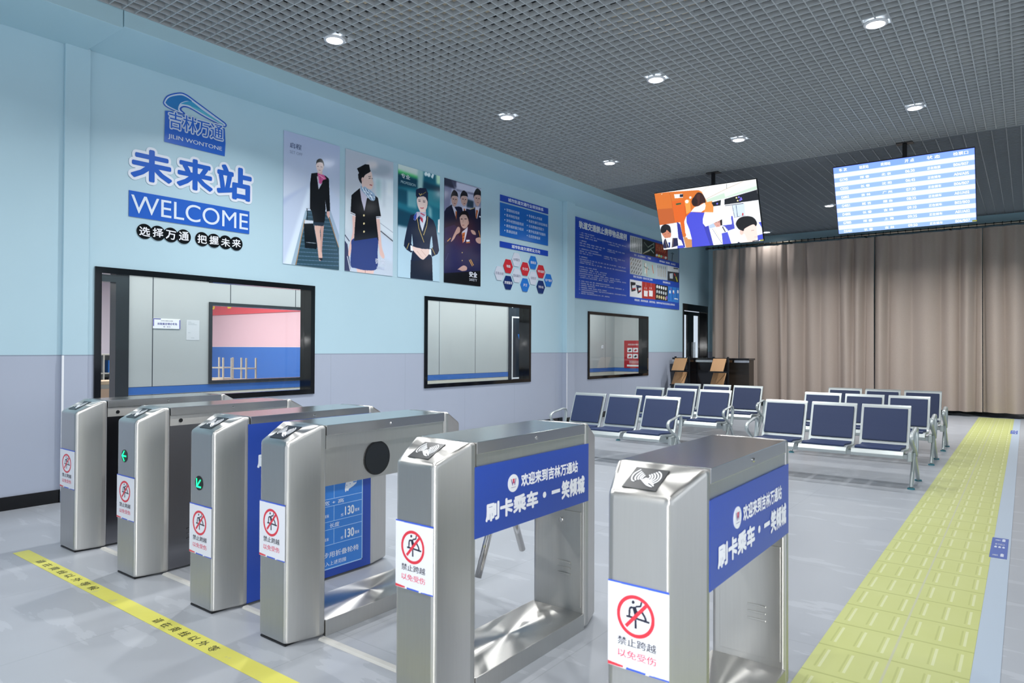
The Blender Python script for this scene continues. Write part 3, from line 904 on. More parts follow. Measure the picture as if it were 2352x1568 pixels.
  ('l','#e8e4e4',1.6,[(.626,.726),(.625,.755)]),
  ('l','#dcc8b0',1.0,[(.62,.661),(.62,.718)]),
  ('p','#d8d6d8',[(.652,.763),(.693,.763),(.691,.846),(.653,.849)]),
  ('p','#b04034',[(.655,.738),(.69,.74),(.691,.764),(.652,.763)]),
  ('l','#e8e4e4',1.6,[(.662,.713),(.662,.741)]),
  ('l','#e8e4e4',1.6,[(.678,.714),(.678,.742)]),
  ('l','#dcc8b0',1.0,[(.673,.648),(.673,.705)]),
  ('p','#22262a',[(.721,.653),(.862,.656),(.861,.883),(.721,.886)]),
  ('p','#d8dcdc',[(.749,.687),(.748,.698),(.746,.708),(.742,.713),(.738,.714),(.735,.71),(.732,.702),(.731,.691),(.732,.68),(.735,.671),(.738,.665),(.742,.664),(.746,.668),(.748,.676)]),
  ('p','#b4bcc0',[(.749,.76),(.748,.772),(.745,.781),(.742,.787),(.738,.788),(.734,.783),(.732,.775),(.731,.764),(.732,.753),(.735,.744),(.738,.738),(.742,.737),(.745,.741),(.748,.75)]),
  ('p','#c8b88c',[(.749,.834),(.748,.845),(.745,.855),(.742,.86),(.738,.861),(.734,.857),(.732,.848),(.731,.838),(.732,.826),(.734,.817),(.738,.811),(.742,.811),(.745,.815),(.748,.823)]),
  ('p','#d8dcdc',[(.773,.689),(.772,.7),(.77,.71),(.766,.716),(.762,.717),(.759,.712),(.756,.704),(.755,.693),(.756,.682),(.759,.673),(.762,.667),(.766,.666),(.77,.67),(.772,.678)]),
  ('p','#b4bcc0',[(.773,.763),(.772,.774),(.77,.784),(.766,.789),(.762,.79),(.759,.786),(.756,.778),(.755,.767),(.756,.756),(.759,.746),(.762,.74),(.766,.74),(.77,.744),(.772,.752)]),
  ('p','#c8b88c',[(.773,.837),(.772,.848),(.769,.858),(.766,.863),(.762,.864),(.758,.86),(.756,.851),(.755,.84),(.756,.829),(.758,.82),(.762,.814),(.766,.813),(.769,.818),(.772,.826)]),
  ('p','#d8dcdc',[(.798,.691),(.797,.703),(.794,.712),(.791,.718),(.787,.719),(.783,.715),(.781,.706),(.78,.695),(.781,.684),(.783,.675),(.787,.669),(.791,.668),(.794,.672),(.797,.68)]),
  ('p','#b4bcc0',[(.797,.765),(.796,.777),(.794,.786),(.79,.792),(.786,.793),(.783,.789),(.78,.78),(.78,.769),(.78,.758),(.783,.749),(.786,.743),(.79,.742),(.794,.746),(.796,.755)]),
  ('p','#c8b88c',[(.797,.84),(.796,.851),(.794,.861),(.79,.866),(.786,.867),(.783,.863),(.78,.854),(.779,.843),(.78,.832),(.783,.823),(.786,.817),(.79,.816),(.794,.82),(.796,.829)]),
  ('p','#d8dcdc',[(.822,.693),(.821,.705),(.819,.714),(.815,.72),(.811,.721),(.808,.717),(.805,.709),(.804,.698),(.805,.686),(.808,.677),(.811,.671),(.815,.67),(.819,.674),(.821,.682)]),
  ('p','#b4bcc0',[(.822,.768),(.821,.779),(.819,.789),(.815,.795),(.811,.796),(.807,.791),(.805,.783),(.804,.772),(.805,.761),(.807,.751),(.811,.745),(.815,.744),(.819,.749),(.821,.757)]),
  ('p','#c8b88c',[(.822,.843),(.821,.854),(.819,.864),(.815,.869),(.811,.87),(.807,.866),(.805,.857),(.804,.846),(.805,.835),(.807,.825),(.811,.82),(.815,.819),(.819,.823),(.821,.832)]),
  ('p','#d8dcdc',[(.847,.695),(.846,.707),(.844,.717),(.84,.722),(.836,.723),(.832,.719),(.83,.711),(.829,.7),(.83,.688),(.833,.679),(.836,.673),(.84,.672),(.844,.676),(.846,.684)]),
  ('p','#b4bcc0',[(.847,.771),(.846,.782),(.844,.792),(.84,.797),(.836,.798),(.832,.794),(.83,.786),(.829,.775),(.83,.763),(.832,.753),(.836,.748),(.84,.747),(.844,.751),(.846,.759)]),
  ('p','#c8b88c',[(.847,.846),(.846,.857),(.844,.867),(.84,.873),(.836,.873),(.832,.869),(.83,.86),(.829,.849),(.83,.838),(.832,.828),(.836,.823),(.84,.822),(.844,.826),(.846,.835)]),
  ('p','#7a5aa8',[(.857,.832),(.856,.844),(.853,.855),(.849,.861),(.844,.862),(.84,.857),(.837,.848),(.836,.836),(.837,.824),(.84,.813),(.844,.807),(.849,.806),(.853,.811),(.856,.82)]),
  ('p','#2f76c4',[(.862,.656),(.994,.651),(.994,.887),(.861,.883)]),
  ('l','#1f56a4',3.8,[(.873,.667),(.873,.869)]),
  ('p','#dfe6ee',[(.877,.712),(.895,.713),(.895,.758),(.877,.757)]),
  ('l','#1f56a4',3.8,[(.916,.657),(.916,.861)]),
  ('p','#dfe6ee',[(.92,.702),(.938,.703),(.938,.749),(.92,.748)]),
  ('l','#1f56a4',3.8,[(.968,.645),(.968,.851)]),
  ('p','#dfe6ee',[(.972,.69),(.991,.691),(.991,.738),(.972,.736)]),
  ('l','#c03040',2.5,[(.897,.682),(.903,.701)]),
  ('l','#c03040',2.5,[(.924,.737),(.932,.76)]),
  ('l','#d6e0ea',2.9,[(.94,.83),(.984,.832)]),
 ], [
  ('轨道交通禁止携带物品案例', 0.026, 0.037, 0.43, 0.132, '#dfe4ea', 0.045),
  ('一、枪支、子弹类（含主要零部件）', 0.031, 0.174, 0.146, 0.189, '#d5def0', 0.02),
  ('1.军用枪、公务用枪、手枪、步枪、冲锋枪以及各类配用子弹', 0.031, 0.2, 0.26, 0.216, '#d5def0', 0.02),
  ('3.道具枪、仿真枪、发令枪、钢珠枪', 0.031, 0.228, 0.169, 0.246, '#d5def0', 0.02),
  ('2.民用枪：气枪、猎枪、运动枪、麻醉注射枪', 0.262, 0.202, 0.424, 0.22, '#d5def0', 0.02),
  ('4.上述物品的样品、仿制品', 0.262, 0.232, 0.357, 0.248, '#d5def0', 0.02),
  ('二、爆炸物品类', 0.031, 0.273, 0.084, 0.29, '#d5def0', 0.02),
  ('1.弹药：炸弹、照明弹、燃烧弹、手榴弹、地雷、手雷', 0.03, 0.302, 0.233, 0.319, '#d5def0', 0.02),
  ('3.烟火制品：礼花弹、烟花、鞭炮、摔炮', 0.03, 0.332, 0.203, 0.348, '#d5def0', 0.02),
  ('2.爆破器材：炸药、雷管、导火索、导爆索', 0.254, 0.304, 0.41, 0.322, '#d5def0', 0.02),
  ('4.上述物品的仿制品', 0.254, 0.329, 0.324, 0.344, '#d5def0', 0.02),
  ('三、管制器具及具有一定杀伤力的其他器具', 0.03, 0.374, 0.18, 0.39, '#d5def0', 0.02),
  ('1.管制刀具：匕首、三棱刮刀、带有自锁装置的弹簧刀', 0.03, 0.403, 0.207, 0.42, '#d5def0', 0.02),
  ('3.菜刀、水果刀、餐刀、锤、斧', 0.03, 0.43, 0.131, 0.446, '#d5def0', 0.02),
  ('2.军警械具：警棍、催泪器、电击器、防卫器', 0.225, 0.404, 0.412, 0.422, '#d5def0', 0.02),
  ('4.射钉枪、弩、弓箭', 0.225, 0.43, 0.341, 0.446, '#d5def0', 0.02),
  ('四、易燃易爆物品类', 0.03, 0.473, 0.092, 0.49, '#d5def0', 0.02),
  ('1.压缩气体和液化气体：氢气、甲烷、乙烷、丁烷、天然气、乙烯、丙烯、乙炔（溶于介质的）、一氧化碳、液化石油气', 0.03, 0.502, 0.42, 0.52, '#d5def0', 0.02),
  ('氟利昂、氧气（供病人吸氧的袋装医用氧气除外）、水煤气', 0.037, 0.528, 0.14, 0.543, '#d5def0', 0.02),
  ('2.易燃液体：汽油、煤油、柴油、苯、乙醇（酒精）、丙酮、乙醚、油漆、稀料、松香油及含易燃溶剂的制品', 0.03, 0.549, 0.423, 0.566, '#d5def0', 0.02),
  ('3.易燃固体：红磷、闪光粉、固体酒精', 0.029, 0.598, 0.167, 0.614, '#d5def0', 0.02),
  ('4.自燃物品：黄磷、白磷、硝化纤维', 0.029, 0.626, 0.25, 0.643, '#d5def0', 0.02),
  ('5.遇湿易燃物品：金属钾、钠、锂、碳化钙、镁铝粉', 0.029, 0.652, 0.243, 0.668, '#d5def0', 0.02),
  ('6.氧化剂和有机过氧化物：高锰酸钾、氯酸钾、双氧水、过氧化钠、过氧化钾', 0.029, 0.679, 0.364, 0.696, '#d5def0', 0.02),
  ('7.2000毫升（含）以上白酒，5个以上打火机，20毫升以上指甲油、染发剂', 0.029, 0.704, 0.423, 0.722, '#d5def0', 0.02),
  ('120毫升以上的冷烫精、摩丝、发胶、杀虫剂', 0.036, 0.728, 0.311, 0.745, '#d5def0', 0.02),
  ('五、毒害品：氰化物、砒霜、硒粉、苯酚等剧毒化学品以及毒鼠强等', 0.029, 0.774, 0.274, 0.791, '#d5def0', 0.02),
  ('六、腐蚀性物品：硫酸、盐酸、硝酸、氢氧化钠、氢氧化钾、蓄电池（含氢氧化钾固体、注有酸液或碱液的）、汞', 0.029, 0.801, 0.404, 0.818, '#d5def0', 0.02),
  ('七、放射性物品：放射性同位素等', 0.029, 0.827, 0.153, 0.843, '#d5def0', 0.02),
  ('八、传染病病原体：乙肝病毒、炭疽杆菌、结核杆菌、艾滋病病毒', 0.029, 0.853, 0.25, 0.87, '#d5def0', 0.02),
  ('九、其他危害列车运行安全的物品：可能干扰列车信号的强磁化物、有强烈刺激性气味的物品', 0.028, 0.879, 0.426, 0.896, '#d5def0', 0.02),
  ('不能判明性质可能具有危险性的物品', 0.045, 0.906, 0.144, 0.922, '#d5def0', 0.02),
  ('十、国家法律、行政法规规定的其他禁止持有、携带、运输的物品', 0.028, 0.928, 0.275, 0.944, '#d5def0', 0.02),
  ('枪支（含主要零部件）、子弹类', 0.501, 0.28, 0.672, 0.312, '#d5def0', 0.03),
  ('爆炸物品类（弹药爆竹、烟火制品）', 0.765, 0.282, 0.953, 0.312, '#d5def0', 0.03),
  ('管制刀具及具有一定杀伤力的工具类', 0.493, 0.587, 0.69, 0.619, '#d5def0', 0.03),
  ('易燃易爆物品类', 0.804, 0.59, 0.891, 0.62, '#d5def0', 0.03),
  ('毒害品类、腐蚀性物品类、放射性物品、危害列车运行安全及其他禁止携带物品', 0.505, 0.915, 0.945, 0.946, '#d5def0', 0.03),
 ]),
 'video': ([
  ('g',[(0,'#f3f6fa'),(1,'#eef2fa')]),
  ('p','#d8742a',[(-.0,-.0),(.168,.009),(.451,.046),(.523,.106),(.57,.229),(.573,.373),(.558,.462),(.457,.441),(.346,.386),(.255,.808),(.224,.803),(.221,.546),(-.003,.556)]),
  ('p','#c0602a',[(.002,.274),(.164,.288),(.166,.546),(-.003,.556)]),
  ('p','#e0661e',[(.168,.169),(.332,.174),(.352,.22),(.346,.386),(.257,.795),(.227,.547),(.168,.53)]),
  ('p','#f0a04a',[(.3,.182),(.356,.179),(.346,.386),(.299,.418)]),
  ('l','#9c4a1e',.9,[(.161,.013),(.169,.167),(.165,.529)]),
  ('l','#8a3c18',.9,[(.295,.28),(.287,.522)]),
  ('l','#b8622a',.6,[(.002,.277),(.161,.29)]),
  ('p','#e9964a',[(.454,.069),(.527,.118),(.579,.313),(.565,.453),(.482,.436),(.483,.25)]),
  ('p','#f6f8f6',[(.001,-.005),(1.0,-.0),(.999,.155),(.682,.215),(.515,.232),(.483,.084),(.451,.038)]),
  ('p','#cde4d4',[(.514,.221),(.689,.152),(1.0,.054),(.999,.16),(.68,.24),(.518,.263)]),
  ('p','#e8f2ea',[(.695,.148),(1.002,.031),(1.001,.107),(.699,.22)]),
  ('l','#b79c80',1.5,[(.512,.212),(.718,.09),(.878,.01)]),
  ('l','#d0a890',.9,[(.483,.084),(.556,.009)]),
  ('l','#6b7076',1.8,[(.728,.008),(.723,.086)]),
  ('p','#e9d8b8',[(.07,.022),(.086,.021),(.077,.04)]),
  ('p','#fbfbfb',[(.204,.06),(.294,.071),(.29,.133),(.205,.128)]),
  ('p','#222638',[(.262,.074),(.296,.077),(.291,.123),(.257,.12)]),
  ('p','#2f5a38',[(.207,.218),(.262,.215),(.259,.24),(.208,.245)]),
  ('p','#fff6e8',[(.375,.153),(.373,.161),(.369,.167),(.363,.17),(.358,.169),(.354,.164),(.351,.156),(.351,.147),(.353,.139),(.357,.132),(.362,.13),(.368,.131),(.372,.136),(.375,.144)]),
  ('p','#fff6e8',[(.34,.212),(.337,.225),(.331,.234),(.323,.239),(.315,.237),(.308,.229),(.304,.217),(.304,.204),(.307,.191),(.314,.181),(.322,.177),(.33,.179),(.336,.187),(.34,.198)]),
  ('p','#12161f',[(.69,.253),(.998,.167),(1.001,.332),(.682,.341)]),
  ('p','#12161f',[(.562,.278),(.655,.257),(.644,.343),(.576,.345)]),
  ('p','#f0e6b0',[(.81,.256),(.809,.261),(.806,.266),(.803,.268),(.799,.267),(.796,.263),(.795,.258),(.794,.252),(.796,.246),(.798,.242),(.802,.24),(.805,.241),(.808,.244),(.81,.25)]),
  ('p','#8078ff',[(.833,.251),(.832,.257),(.829,.261),(.826,.263),(.822,.262),(.819,.259),(.818,.254),(.817,.248),(.819,.242),(.821,.238),(.825,.236),(.828,.237),(.831,.24),(.833,.245)]),
  ('p','#8078ff',[(.851,.27),(.85,.276),(.847,.28),(.844,.282),(.84,.281),(.837,.278),(.836,.273),(.835,.267),(.837,.261),(.839,.257),(.843,.255),(.846,.256),(.849,.259),(.851,.264)]),
  ('p','#8078ff',[(.855,.291),(.853,.297),(.851,.301),(.847,.303),(.844,.302),(.841,.299),(.839,.293),(.839,.287),(.84,.282),(.843,.277),(.846,.276),(.85,.276),(.853,.28),(.854,.285)]),
  ('p','#8078ff',[(.84,.3),(.838,.306),(.836,.31),(.832,.312),(.829,.311),(.826,.308),(.824,.303),(.824,.297),(.826,.291),(.828,.287),(.831,.285),(.835,.286),(.838,.289),(.839,.294)]),
  ('p','#f0e6b0',[(.818,.305),(.817,.311),(.814,.315),(.811,.317),(.808,.316),(.805,.313),(.803,.308),(.803,.302),(.804,.296),(.807,.292),(.81,.29),(.814,.291),(.816,.294),(.818,.299)]),
  ('p','#8078ff',[(.623,.311),(.621,.316),(.619,.321),(.615,.323),(.612,.322),(.609,.319),(.607,.313),(.607,.307),(.608,.301),(.611,.297),(.614,.295),(.618,.296),(.621,.299),(.623,.304)]),
  ('p','#d4e4f6',[(.755,.363),(.868,.363),(.862,.557),(.76,.561)]),
  ('l','#20283c',2.1,[(.686,.359),(.86,.359)]),
  ('l','#2a3a56',1.8,[(.754,.368),(.762,.566)]),
  ('l','#2a3a56',2.1,[(.791,.371),(.789,.556)]),
  ('l','#2a3040',1.2,[(.756,.565),(.868,.558)]),
  ('p','#c04048',[(.848,.533),(.846,.544),(.843,.551),(.84,.556),(.837,.555),(.835,.55),(.834,.541),(.834,.531),(.836,.521),(.838,.513),(.841,.509),(.844,.509),(.847,.514),(.848,.523)]),
  ('p','#e9eff8',[(.0,.557),(.195,.544),(.175,.808),(.101,.796),(.115,.617),(.095,.568),(.028,.579)]),
  ('p','#2f3598',[(.188,.528),(.217,.577),(.234,.994),(.193,.96),(.178,.804)]),
  ('p','#d0905a',[(.23,.802),(.321,.845),(.304,1.0),(.241,.995)]),
  ('p','#4a52c8',[(.632,.679),(.726,.676),(.73,.539),(.744,.54),(.749,.75),(.681,.776),(.659,.7)]),
  ('p','#f0f3fc',[(.638,.551),(.728,.524),(.73,.662),(.638,.675)]),
  ('p','#bcd0e8',[(.506,.618),(.561,.608),(.565,.692),(.506,.707)]),
  ('s','#dca69a',[(.555,.607),(.582,.576),(.623,.584),(.618,.671),(.59,.709),(.569,.682)]),
  ('p','#20161a',[(.618,.578),(.641,.577),(.635,.674),(.618,.676)]),
  ('l','#3a2224',1.2,[(.569,.615),(.585,.613)]),
  ('l','#3a2224',1.2,[(.599,.613),(.614,.613)]),
  ('l','#b06058',1.2,[(.585,.67),(.6,.67)]),
  ('p','#fafcff',[(.506,.739),(.559,.693),(.641,.701),(.678,.75),(.687,.809),(.578,1.013),(.53,1.005)]),
  ('l','#1f2246',1.2,[(.535,.718),(.568,.84),(.608,.979)]),
  ('l','#d8b070',1.2,[(.551,.71),(.583,.842),(.617,.953)]),
  ('l','#1f2246',4.8,[(.635,.7),(.656,.792)]),
  ('p','#5058d8',[(.619,.809),(.676,.796),(.698,1.004),(.615,1.006)]),
  ('p','#f4f6fc',[(.676,.796),(.786,.775),(.803,.964),(.698,1.001)]),
  ('p','#fdfdff',[(.295,.449),(.265,.538),(.257,.731),(.273,.847),(.319,.866),(.323,.764),(.297,.545)]),
  ('p','#fdfdff',[(.478,.422),(.658,.465),(.639,.577),(.528,.638),(.476,.67),(.443,.606)]),
  ('p','#4a50d8',[(.295,.454),(.346,.391),(.429,.416),(.48,.43),(.454,.534),(.449,.607),(.47,.669),(.502,.654),(.504,.712),(.522,1.002),(.304,1.002),(.314,.849),(.304,.685),(.286,.559)]),
  ('p','#3c42b8',[(.446,.606),(.47,.669),(.502,.654),(.504,.712),(.522,1.002),(.491,1.002),(.459,.714)]),
  ('p','#fff8f4',[(.387,.322),(.441,.302),(.497,.264),(.502,.316),(.488,.38),(.448,.416),(.346,.388)]),
  ('s','#371d1b',[(.396,.153),(.44,.086),(.481,.106),(.505,.189),(.505,.265),(.472,.27),(.428,.31),(.384,.298),(.368,.234),(.378,.184)]),
  ('s','#4a2a26',[(.429,.135),(.461,.122),(.438,.281),(.42,.277)]),
  ('p','#2b1615',[(.43,.24),(.424,.266),(.413,.286),(.4,.296),(.387,.293),(.376,.278),(.37,.254),(.37,.226),(.376,.2),(.387,.18),(.4,.171),(.413,.174),(.424,.189),(.43,.212)]),
  ('s','#cb8468',[(.012,.697),(.065,.654),(.106,.701),(.1,.779),(.068,.826),(.035,.792)]),
  ('s','#121217',[(.001,.662),(.019,.583),(.064,.551),(.106,.588),(.112,.671),(.103,.713),(.07,.653),(.055,.683),(.013,.703)]),
  ('l','#30181a',1.2,[(.034,.723),(.052,.722)]),
  ('l','#30181a',1.2,[(.073,.721),(.09,.72)]),
  ('l','#9c4a44',1.2,[(.056,.788),(.072,.785)]),
  ('p','#fafcff',[(.033,.795),(.095,.791),(.119,.81),(.094,.966),(.027,.973)]),
  ('p','#1e2046',[(.024,.821),(.042,.802),(.064,.967),(.013,.978),(-.007,.95)]),
  ('p','#1e2046',[(.116,.806),(.171,.813),(.162,.972),(.09,.971)]),
  ('l','#d8b070',1.2,[(.032,.817),(.042,.969)]),
  ('l','#d8b070',1.2,[(.125,.805),(.101,.962)]),
  ('p','#24357a',[(.062,.874),(.085,.876),(.076,.964),(.064,.971)]),
  ('p','#fafcff',[(.167,.818),(.204,.863),(.216,.958),(.164,.961)]),
  ('p','#fbfcff',[(-.003,.999),(.155,.952),(.149,1.011)]),
  ('p','#4a55d0',[(.155,.948),(.22,.951),(.221,1.0),(.148,1.01)]),
  ('p','#4a55d0',[(.976,.69),(1.007,.686),(1.008,.817)]),
  ('p','#4a55d0',[(.95,.902),(1.003,.886),(1.003,.972),(.949,.983)]),
  ('s','#ffe2d8',[(.832,.768),(.917,.706),(.952,.746),(.95,.816),(.95,.917),(.922,.979),(.869,1.001),(.827,.959)]),
  ('p','#fff0ea',[(.797,.839),(.836,.856),(.854,.972),(.88,1.002),(.845,1.017),(.768,.973)]),
  ('p','#f4cfc4',[(.827,.824),(.824,.844),(.817,.859),(.809,.867),(.801,.865),(.795,.855),(.791,.838),(.791,.817),(.795,.797),(.801,.782),(.809,.774),(.817,.776),(.824,.786),(.827,.803)]),
  ('s','#0c0e12',[(.765,.674),(.799,.594),(.864,.567),(.931,.599),(.96,.687),(.947,.747),(.922,.714),(.844,.765),(.829,.804),(.807,.791),(.782,.759)]),
  ('l','#4a3030',1.5,[(.902,.812),(.925,.809)]),
  ('l','#c06a64',1.5,[(.921,.922),(.946,.922)]),
  ('l','#2a2a36',4.2,[(.898,.99),(.96,.985)]),
  ('p','#22244a',[(.767,.979),(.783,.994),(.777,1.003),(.754,.999)]),
 ], [
 ]),
 'straddle': ([
  ('g',[(0,'#f2f4fb'),(1,'#f2f4fb')]),
  ('p','#3f62d8',[(.0,-.0),(1.0,.0),(1.001,.027),(.0,.021)]),
  ('R','#e23a4a',.465,.365,.31,.255),
  ('p','#1c1e34',[(.451,.201),(.448,.211),(.442,.219),(.432,.224),(.421,.226),(.411,.223),(.404,.217),(.401,.209),(.403,.199),(.41,.191),(.42,.186),(.431,.184),(.441,.187),(.448,.193)]),
  ('p','#1c1e34',[(.409,.259),(.471,.248),(.493,.294),(.524,.305),(.454,.377),(.442,.34)]),
  ('l','#1c1e34',15.5,[(.414,.264),(.368,.282),(.365,.371)]),
  ('l','#1c1e34',13.4,[(.471,.248),(.548,.233),(.562,.182)]),
  ('l','#1c1e34',15.5,[(.313,.381),(.381,.38),(.506,.384),(.692,.394)]),
  ('l','#1c1e34',17.5,[(.565,.291),(.619,.344),(.635,.38)]),
  ('l','#1c1e34',2.6,[(.484,.349),(.581,.297)]),
  ('l','#1c1e34',17.5,[(.467,.398),(.468,.501)]),
  ('l','#e23a4a',26.8,[(.306,.499),(.67,.185)]),
  ('p','#e0404e',[(-.001,.953),(.26,.967),(.261,.99),(-.0,.994)]),
  ('p','#3f62d8',[(.319,.972),(.635,.976),(.62,1.002),(.304,.999)]),
  ('p','#3f62d8',[(.697,.984),(1.004,.978),(1.0,1.0),(.672,1.0)]),
  ('p','#f2f4fb',[(.26,.967),(.319,.971),(.304,1.003),(.261,1.006)]),
 ], [
  ('禁止跨越', 0.168, 0.626, 0.802, 0.726, '#23253c', 0.012),
  ('以免受伤', 0.17, 0.772, 0.802, 0.867, '#e85a76', 0.012),
 ]),
 'reader': ([
  ('l','#e8eefc',16.8,[(.194,.114),(.092,.341),(.102,.545),(.167,.673),(.24,.699)]),
  ('l','#e8eefc',16.8,[(.257,.196),(.195,.375),(.199,.541),(.264,.645)]),
  ('l','#e8eefc',16.8,[(.316,.251),(.269,.402),(.282,.54),(.324,.603)]),
  ('l','#e8eefc',16.8,[(.372,.307),(.336,.429),(.353,.541),(.383,.574)]),
  ('l','#e8eefc',16.8,[(.427,.362),(.396,.457),(.404,.532)]),
  ('l','#e8eefc',16.8,[(.722,.118),(.833,.217),(.892,.387),(.878,.566),(.793,.699)]),
  ('l','#e8eefc',16.8,[(.673,.172),(.783,.29),(.824,.449),(.787,.569),(.728,.654)]),
  ('l','#e8eefc',16.8,[(.631,.225),(.717,.34),(.741,.476),(.689,.598)]),
  ('l','#e8eefc',16.8,[(.579,.272),(.653,.376),(.665,.501),(.648,.555)]),
  ('l','#e8eefc',16.8,[(.535,.319),(.597,.411),(.587,.502)]),
  ('s','#dfe6f6',[(.383,.574),(.441,.564),(.499,.478),(.585,.515),(.743,.652),(.85,.782),(.845,.826),(.764,.76),(.663,.702),(.675,.75),(.811,.838),(.809,.869),(.66,.827),(.508,.704)]),
 ], [
 ]),
 'logo': ([
  ('s','#2a5cc0',[(-.018,.223),(.048,.077),(.222,-.044),(.345,-.055),(.517,.033),(.816,.194),(.991,.284),(1.033,.334),(1.013,.386),(.957,.386),(.669,.311),(.42,.218),(.32,.215),(.271,.254),(.273,.289),(.323,.329),(.31,.363),(.233,.369),(.058,.325),(-.004,.288)]),
  ('s','#c9d6ea',[(-.004,.227),(.061,.093),(.228,-.021),(.335,-.028),(.517,.063),(.81,.218),(.98,.31),(1.008,.338),(1.0,.366),(.957,.363),(.669,.288),(.42,.196),(.308,.192),(.243,.251),(.246,.304),(.295,.344),(.233,.346),(.058,.306),(.011,.273)]),
  ('s','#2577ba',[(.019,.221),(.079,.106),(.234,.008),(.333,.001),(.437,.055),(.345,.08),(.258,.148),(.221,.227),(.214,.305),(.233,.326),(.071,.283),(.027,.249)]),
  ('s','#3f9cc6',[(.258,.163),(.37,.08),(.444,.068),(.618,.172),(.868,.295),(.968,.337),(.944,.343),(.668,.25),(.419,.158),(.308,.162)]),
  ('s','#5fb6cc',[(.42,.162),(.568,.17),(.743,.245),(.956,.34),(.931,.344),(.668,.257),(.494,.194)]),
  ('p','#2a66c8',[(.009,.392),(.107,.365),(.157,.375),(.283,.387),(.358,.366),(.408,.399),(.496,.382),(.521,.406),(.771,.407),(.871,.41),(.996,.422),(1.012,.719),(1.0,1.0),(.0,1.0)]),
 ], [
  ('吉林万通', 0.038, 0.409, 0.988, 0.747, '#2a66c8', 0),
  ('JILIN WONTONE', 0.048, 0.839, 0.96, 0.956, '#d5deea', 0.015),
 ]),
}

# ================================================================== the hall
WX = -6.65            # room face of the left wall
FAR = 17.3            # room face of the far wall
CZ = 4.1              # underside of the open-cell ceiling

n = N('vinyl_floor', 0.3, 0.45)
v, p = n.pos()
c = n.mix(n.noise(v, 1.3, 6, (1.0, 0.35, 1)), '#979ca4', '#aeb3ba')
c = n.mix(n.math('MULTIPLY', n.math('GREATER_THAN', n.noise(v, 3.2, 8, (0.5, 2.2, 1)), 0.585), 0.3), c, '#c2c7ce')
g = n.math('MAXIMUM', n.line(p[0], 0.92, 0.005, -6.2), n.line(p[1], 1.22, 0.005, 2.08))
c = n.mix(n.math('MULTIPLY', g, 0.3), c, '#72777d')
fl = obj('floor', bx(-16, 4.0, -5.2, FAR + 0.5, -0.12, 0), n.out(c))
kind(fl)

n = N('wall_paint', 0.38, 0.4)
v, p = n.pos()
up_ = n.mix(n.noise(v, 2.0, 3), '#b1cfdc', '#b7d4e0')
low = n.mix(n.noise(v, 2.0, 3), '#a9b2c4', '#aeb6c7')
low = n.mix(n.math('MULTIPLY', n.line(p[1], 1.22, 0.006, 5.2), 0.35), low, '#7d8596')
c = n.mix(n.math('GREATER_THAN', p[2], 1.262), low, up_)
c = n.mix(n.band(p[2], 1.256, 1.266), c, '#8a97a8')
M['wall'] = n.out(c)
M['paint'] = mat('beam_paint', '#b0d2de', 0.4)

# window and door openings of the left wall: y0, y1, z0, z1 (outer edge of the black surround)
OPEN = [(2.605, 4.958, 0.80, 2.055), (6.78, 9.30, 0.78, 2.055), (11.165, 13.73, 0.757, 2.045), (15.62, 17.2, 0.0, 2.44)]
def wall_strip(bm, y0, y1, z0, z1):
    box(bm, WX - 0.2, WX, y0, y1, z0, z1)
bm = bmesh.new()
ys = [-5.0] + [t for o in OPEN for t in o[:2]] + [FAR]
for i in range(0, len(ys), 2):
    wall_strip(bm, ys[i], ys[i + 1], 0, 4.6)
for y0, y1, z0, z1 in OPEN:
    if z0 > 0:
        wall_strip(bm, y0, y1, 0, z0)
    wall_strip(bm, y0, y1, z1, 4.6)
bmesh.ops.remove_doubles(bm, verts=bm.verts, dist=1e-5)
kind(obj('wall_left', bm, M['wall']))
kind(obj('wall_far', bx(WX - 0.2, 4.0, FAR, FAR + 0.2, 0, 4.6), M['wall']))
bm = bmesh.new()
for a in ((-5.0, -4.0, 0, 4.6), (6.8, FAR, 0, 4.6), (-4.0, 6.8, 0, 0.85), (-4.0, 6.8, 3.05, 4.6)):
    box(bm, 3.4, 3.6, *a)
kind(obj('wall_right', bm, M['wall']))
e = kind(empty('window_6', (3.5, -4.0, 0.85)))  # unseen window band, added to house the side fill light
bm = bmesh.new()
for k in range(10):
    box(bm, -0.04, 0.04, max(0, k * 1.2 - 0.03), min(10.8, k * 1.2 + 0.03), 0.0, 2.2)
obj('mullions', bm, M['mullion'], e)
obj('pane', bx(-0.005, 0.005, 0.03, 10.77, 0.02, 2.18), M['glass'], e)
bm = bmesh.new()
box(bm, WX - 0.2, -5.0, -4.7, -4.5, 0, 4.6)
box(bm, 2.2, 3.6, -4.7, -4.5, 0, 4.6)
box(bm, -5.0, 2.2, -4.7, -4.5, 2.9, 4.6)
kind(obj('wall_near', bm, M['wall']))

# pilasters with white corner beads, soffit beams, skirtings
def pilaster(i, y0, y1, d):
    bm = bx(WX, WX + d, y0, y1, 0.0, 3.97)
    kind(obj('trim_%d' % i, bm, M['wall'], bevel=0.006))
    bm = bmesh.new()
    box(bm, WX + d - 0.004, WX + d + 0.004, y0 - 0.004, y0 + 0.012, 0.1, 1.26)
    kind(obj('trim_%d' % (i + 1), bm, M['white']))
pilaster(1, 2.345, 2.545, 0.035)
pilaster(3, 10.28, 10.55, 0.10)
kind(obj('trim_5', bx(WX, -5.92, 2.525, FAR, 3.97, 4.5), M['paint'], bevel=0.004))
kind(obj('trim_6', bx(WX, -5.93, -4.5, 2.52, 3.955, 4.5), M['paint'], bevel=0.004))
kind(obj('trim_7', bx(-5.92, 3.4, 17.0, FAR, 3.93, 4.5), M['paint'], bevel=0.004))
bm = bmesh.new()
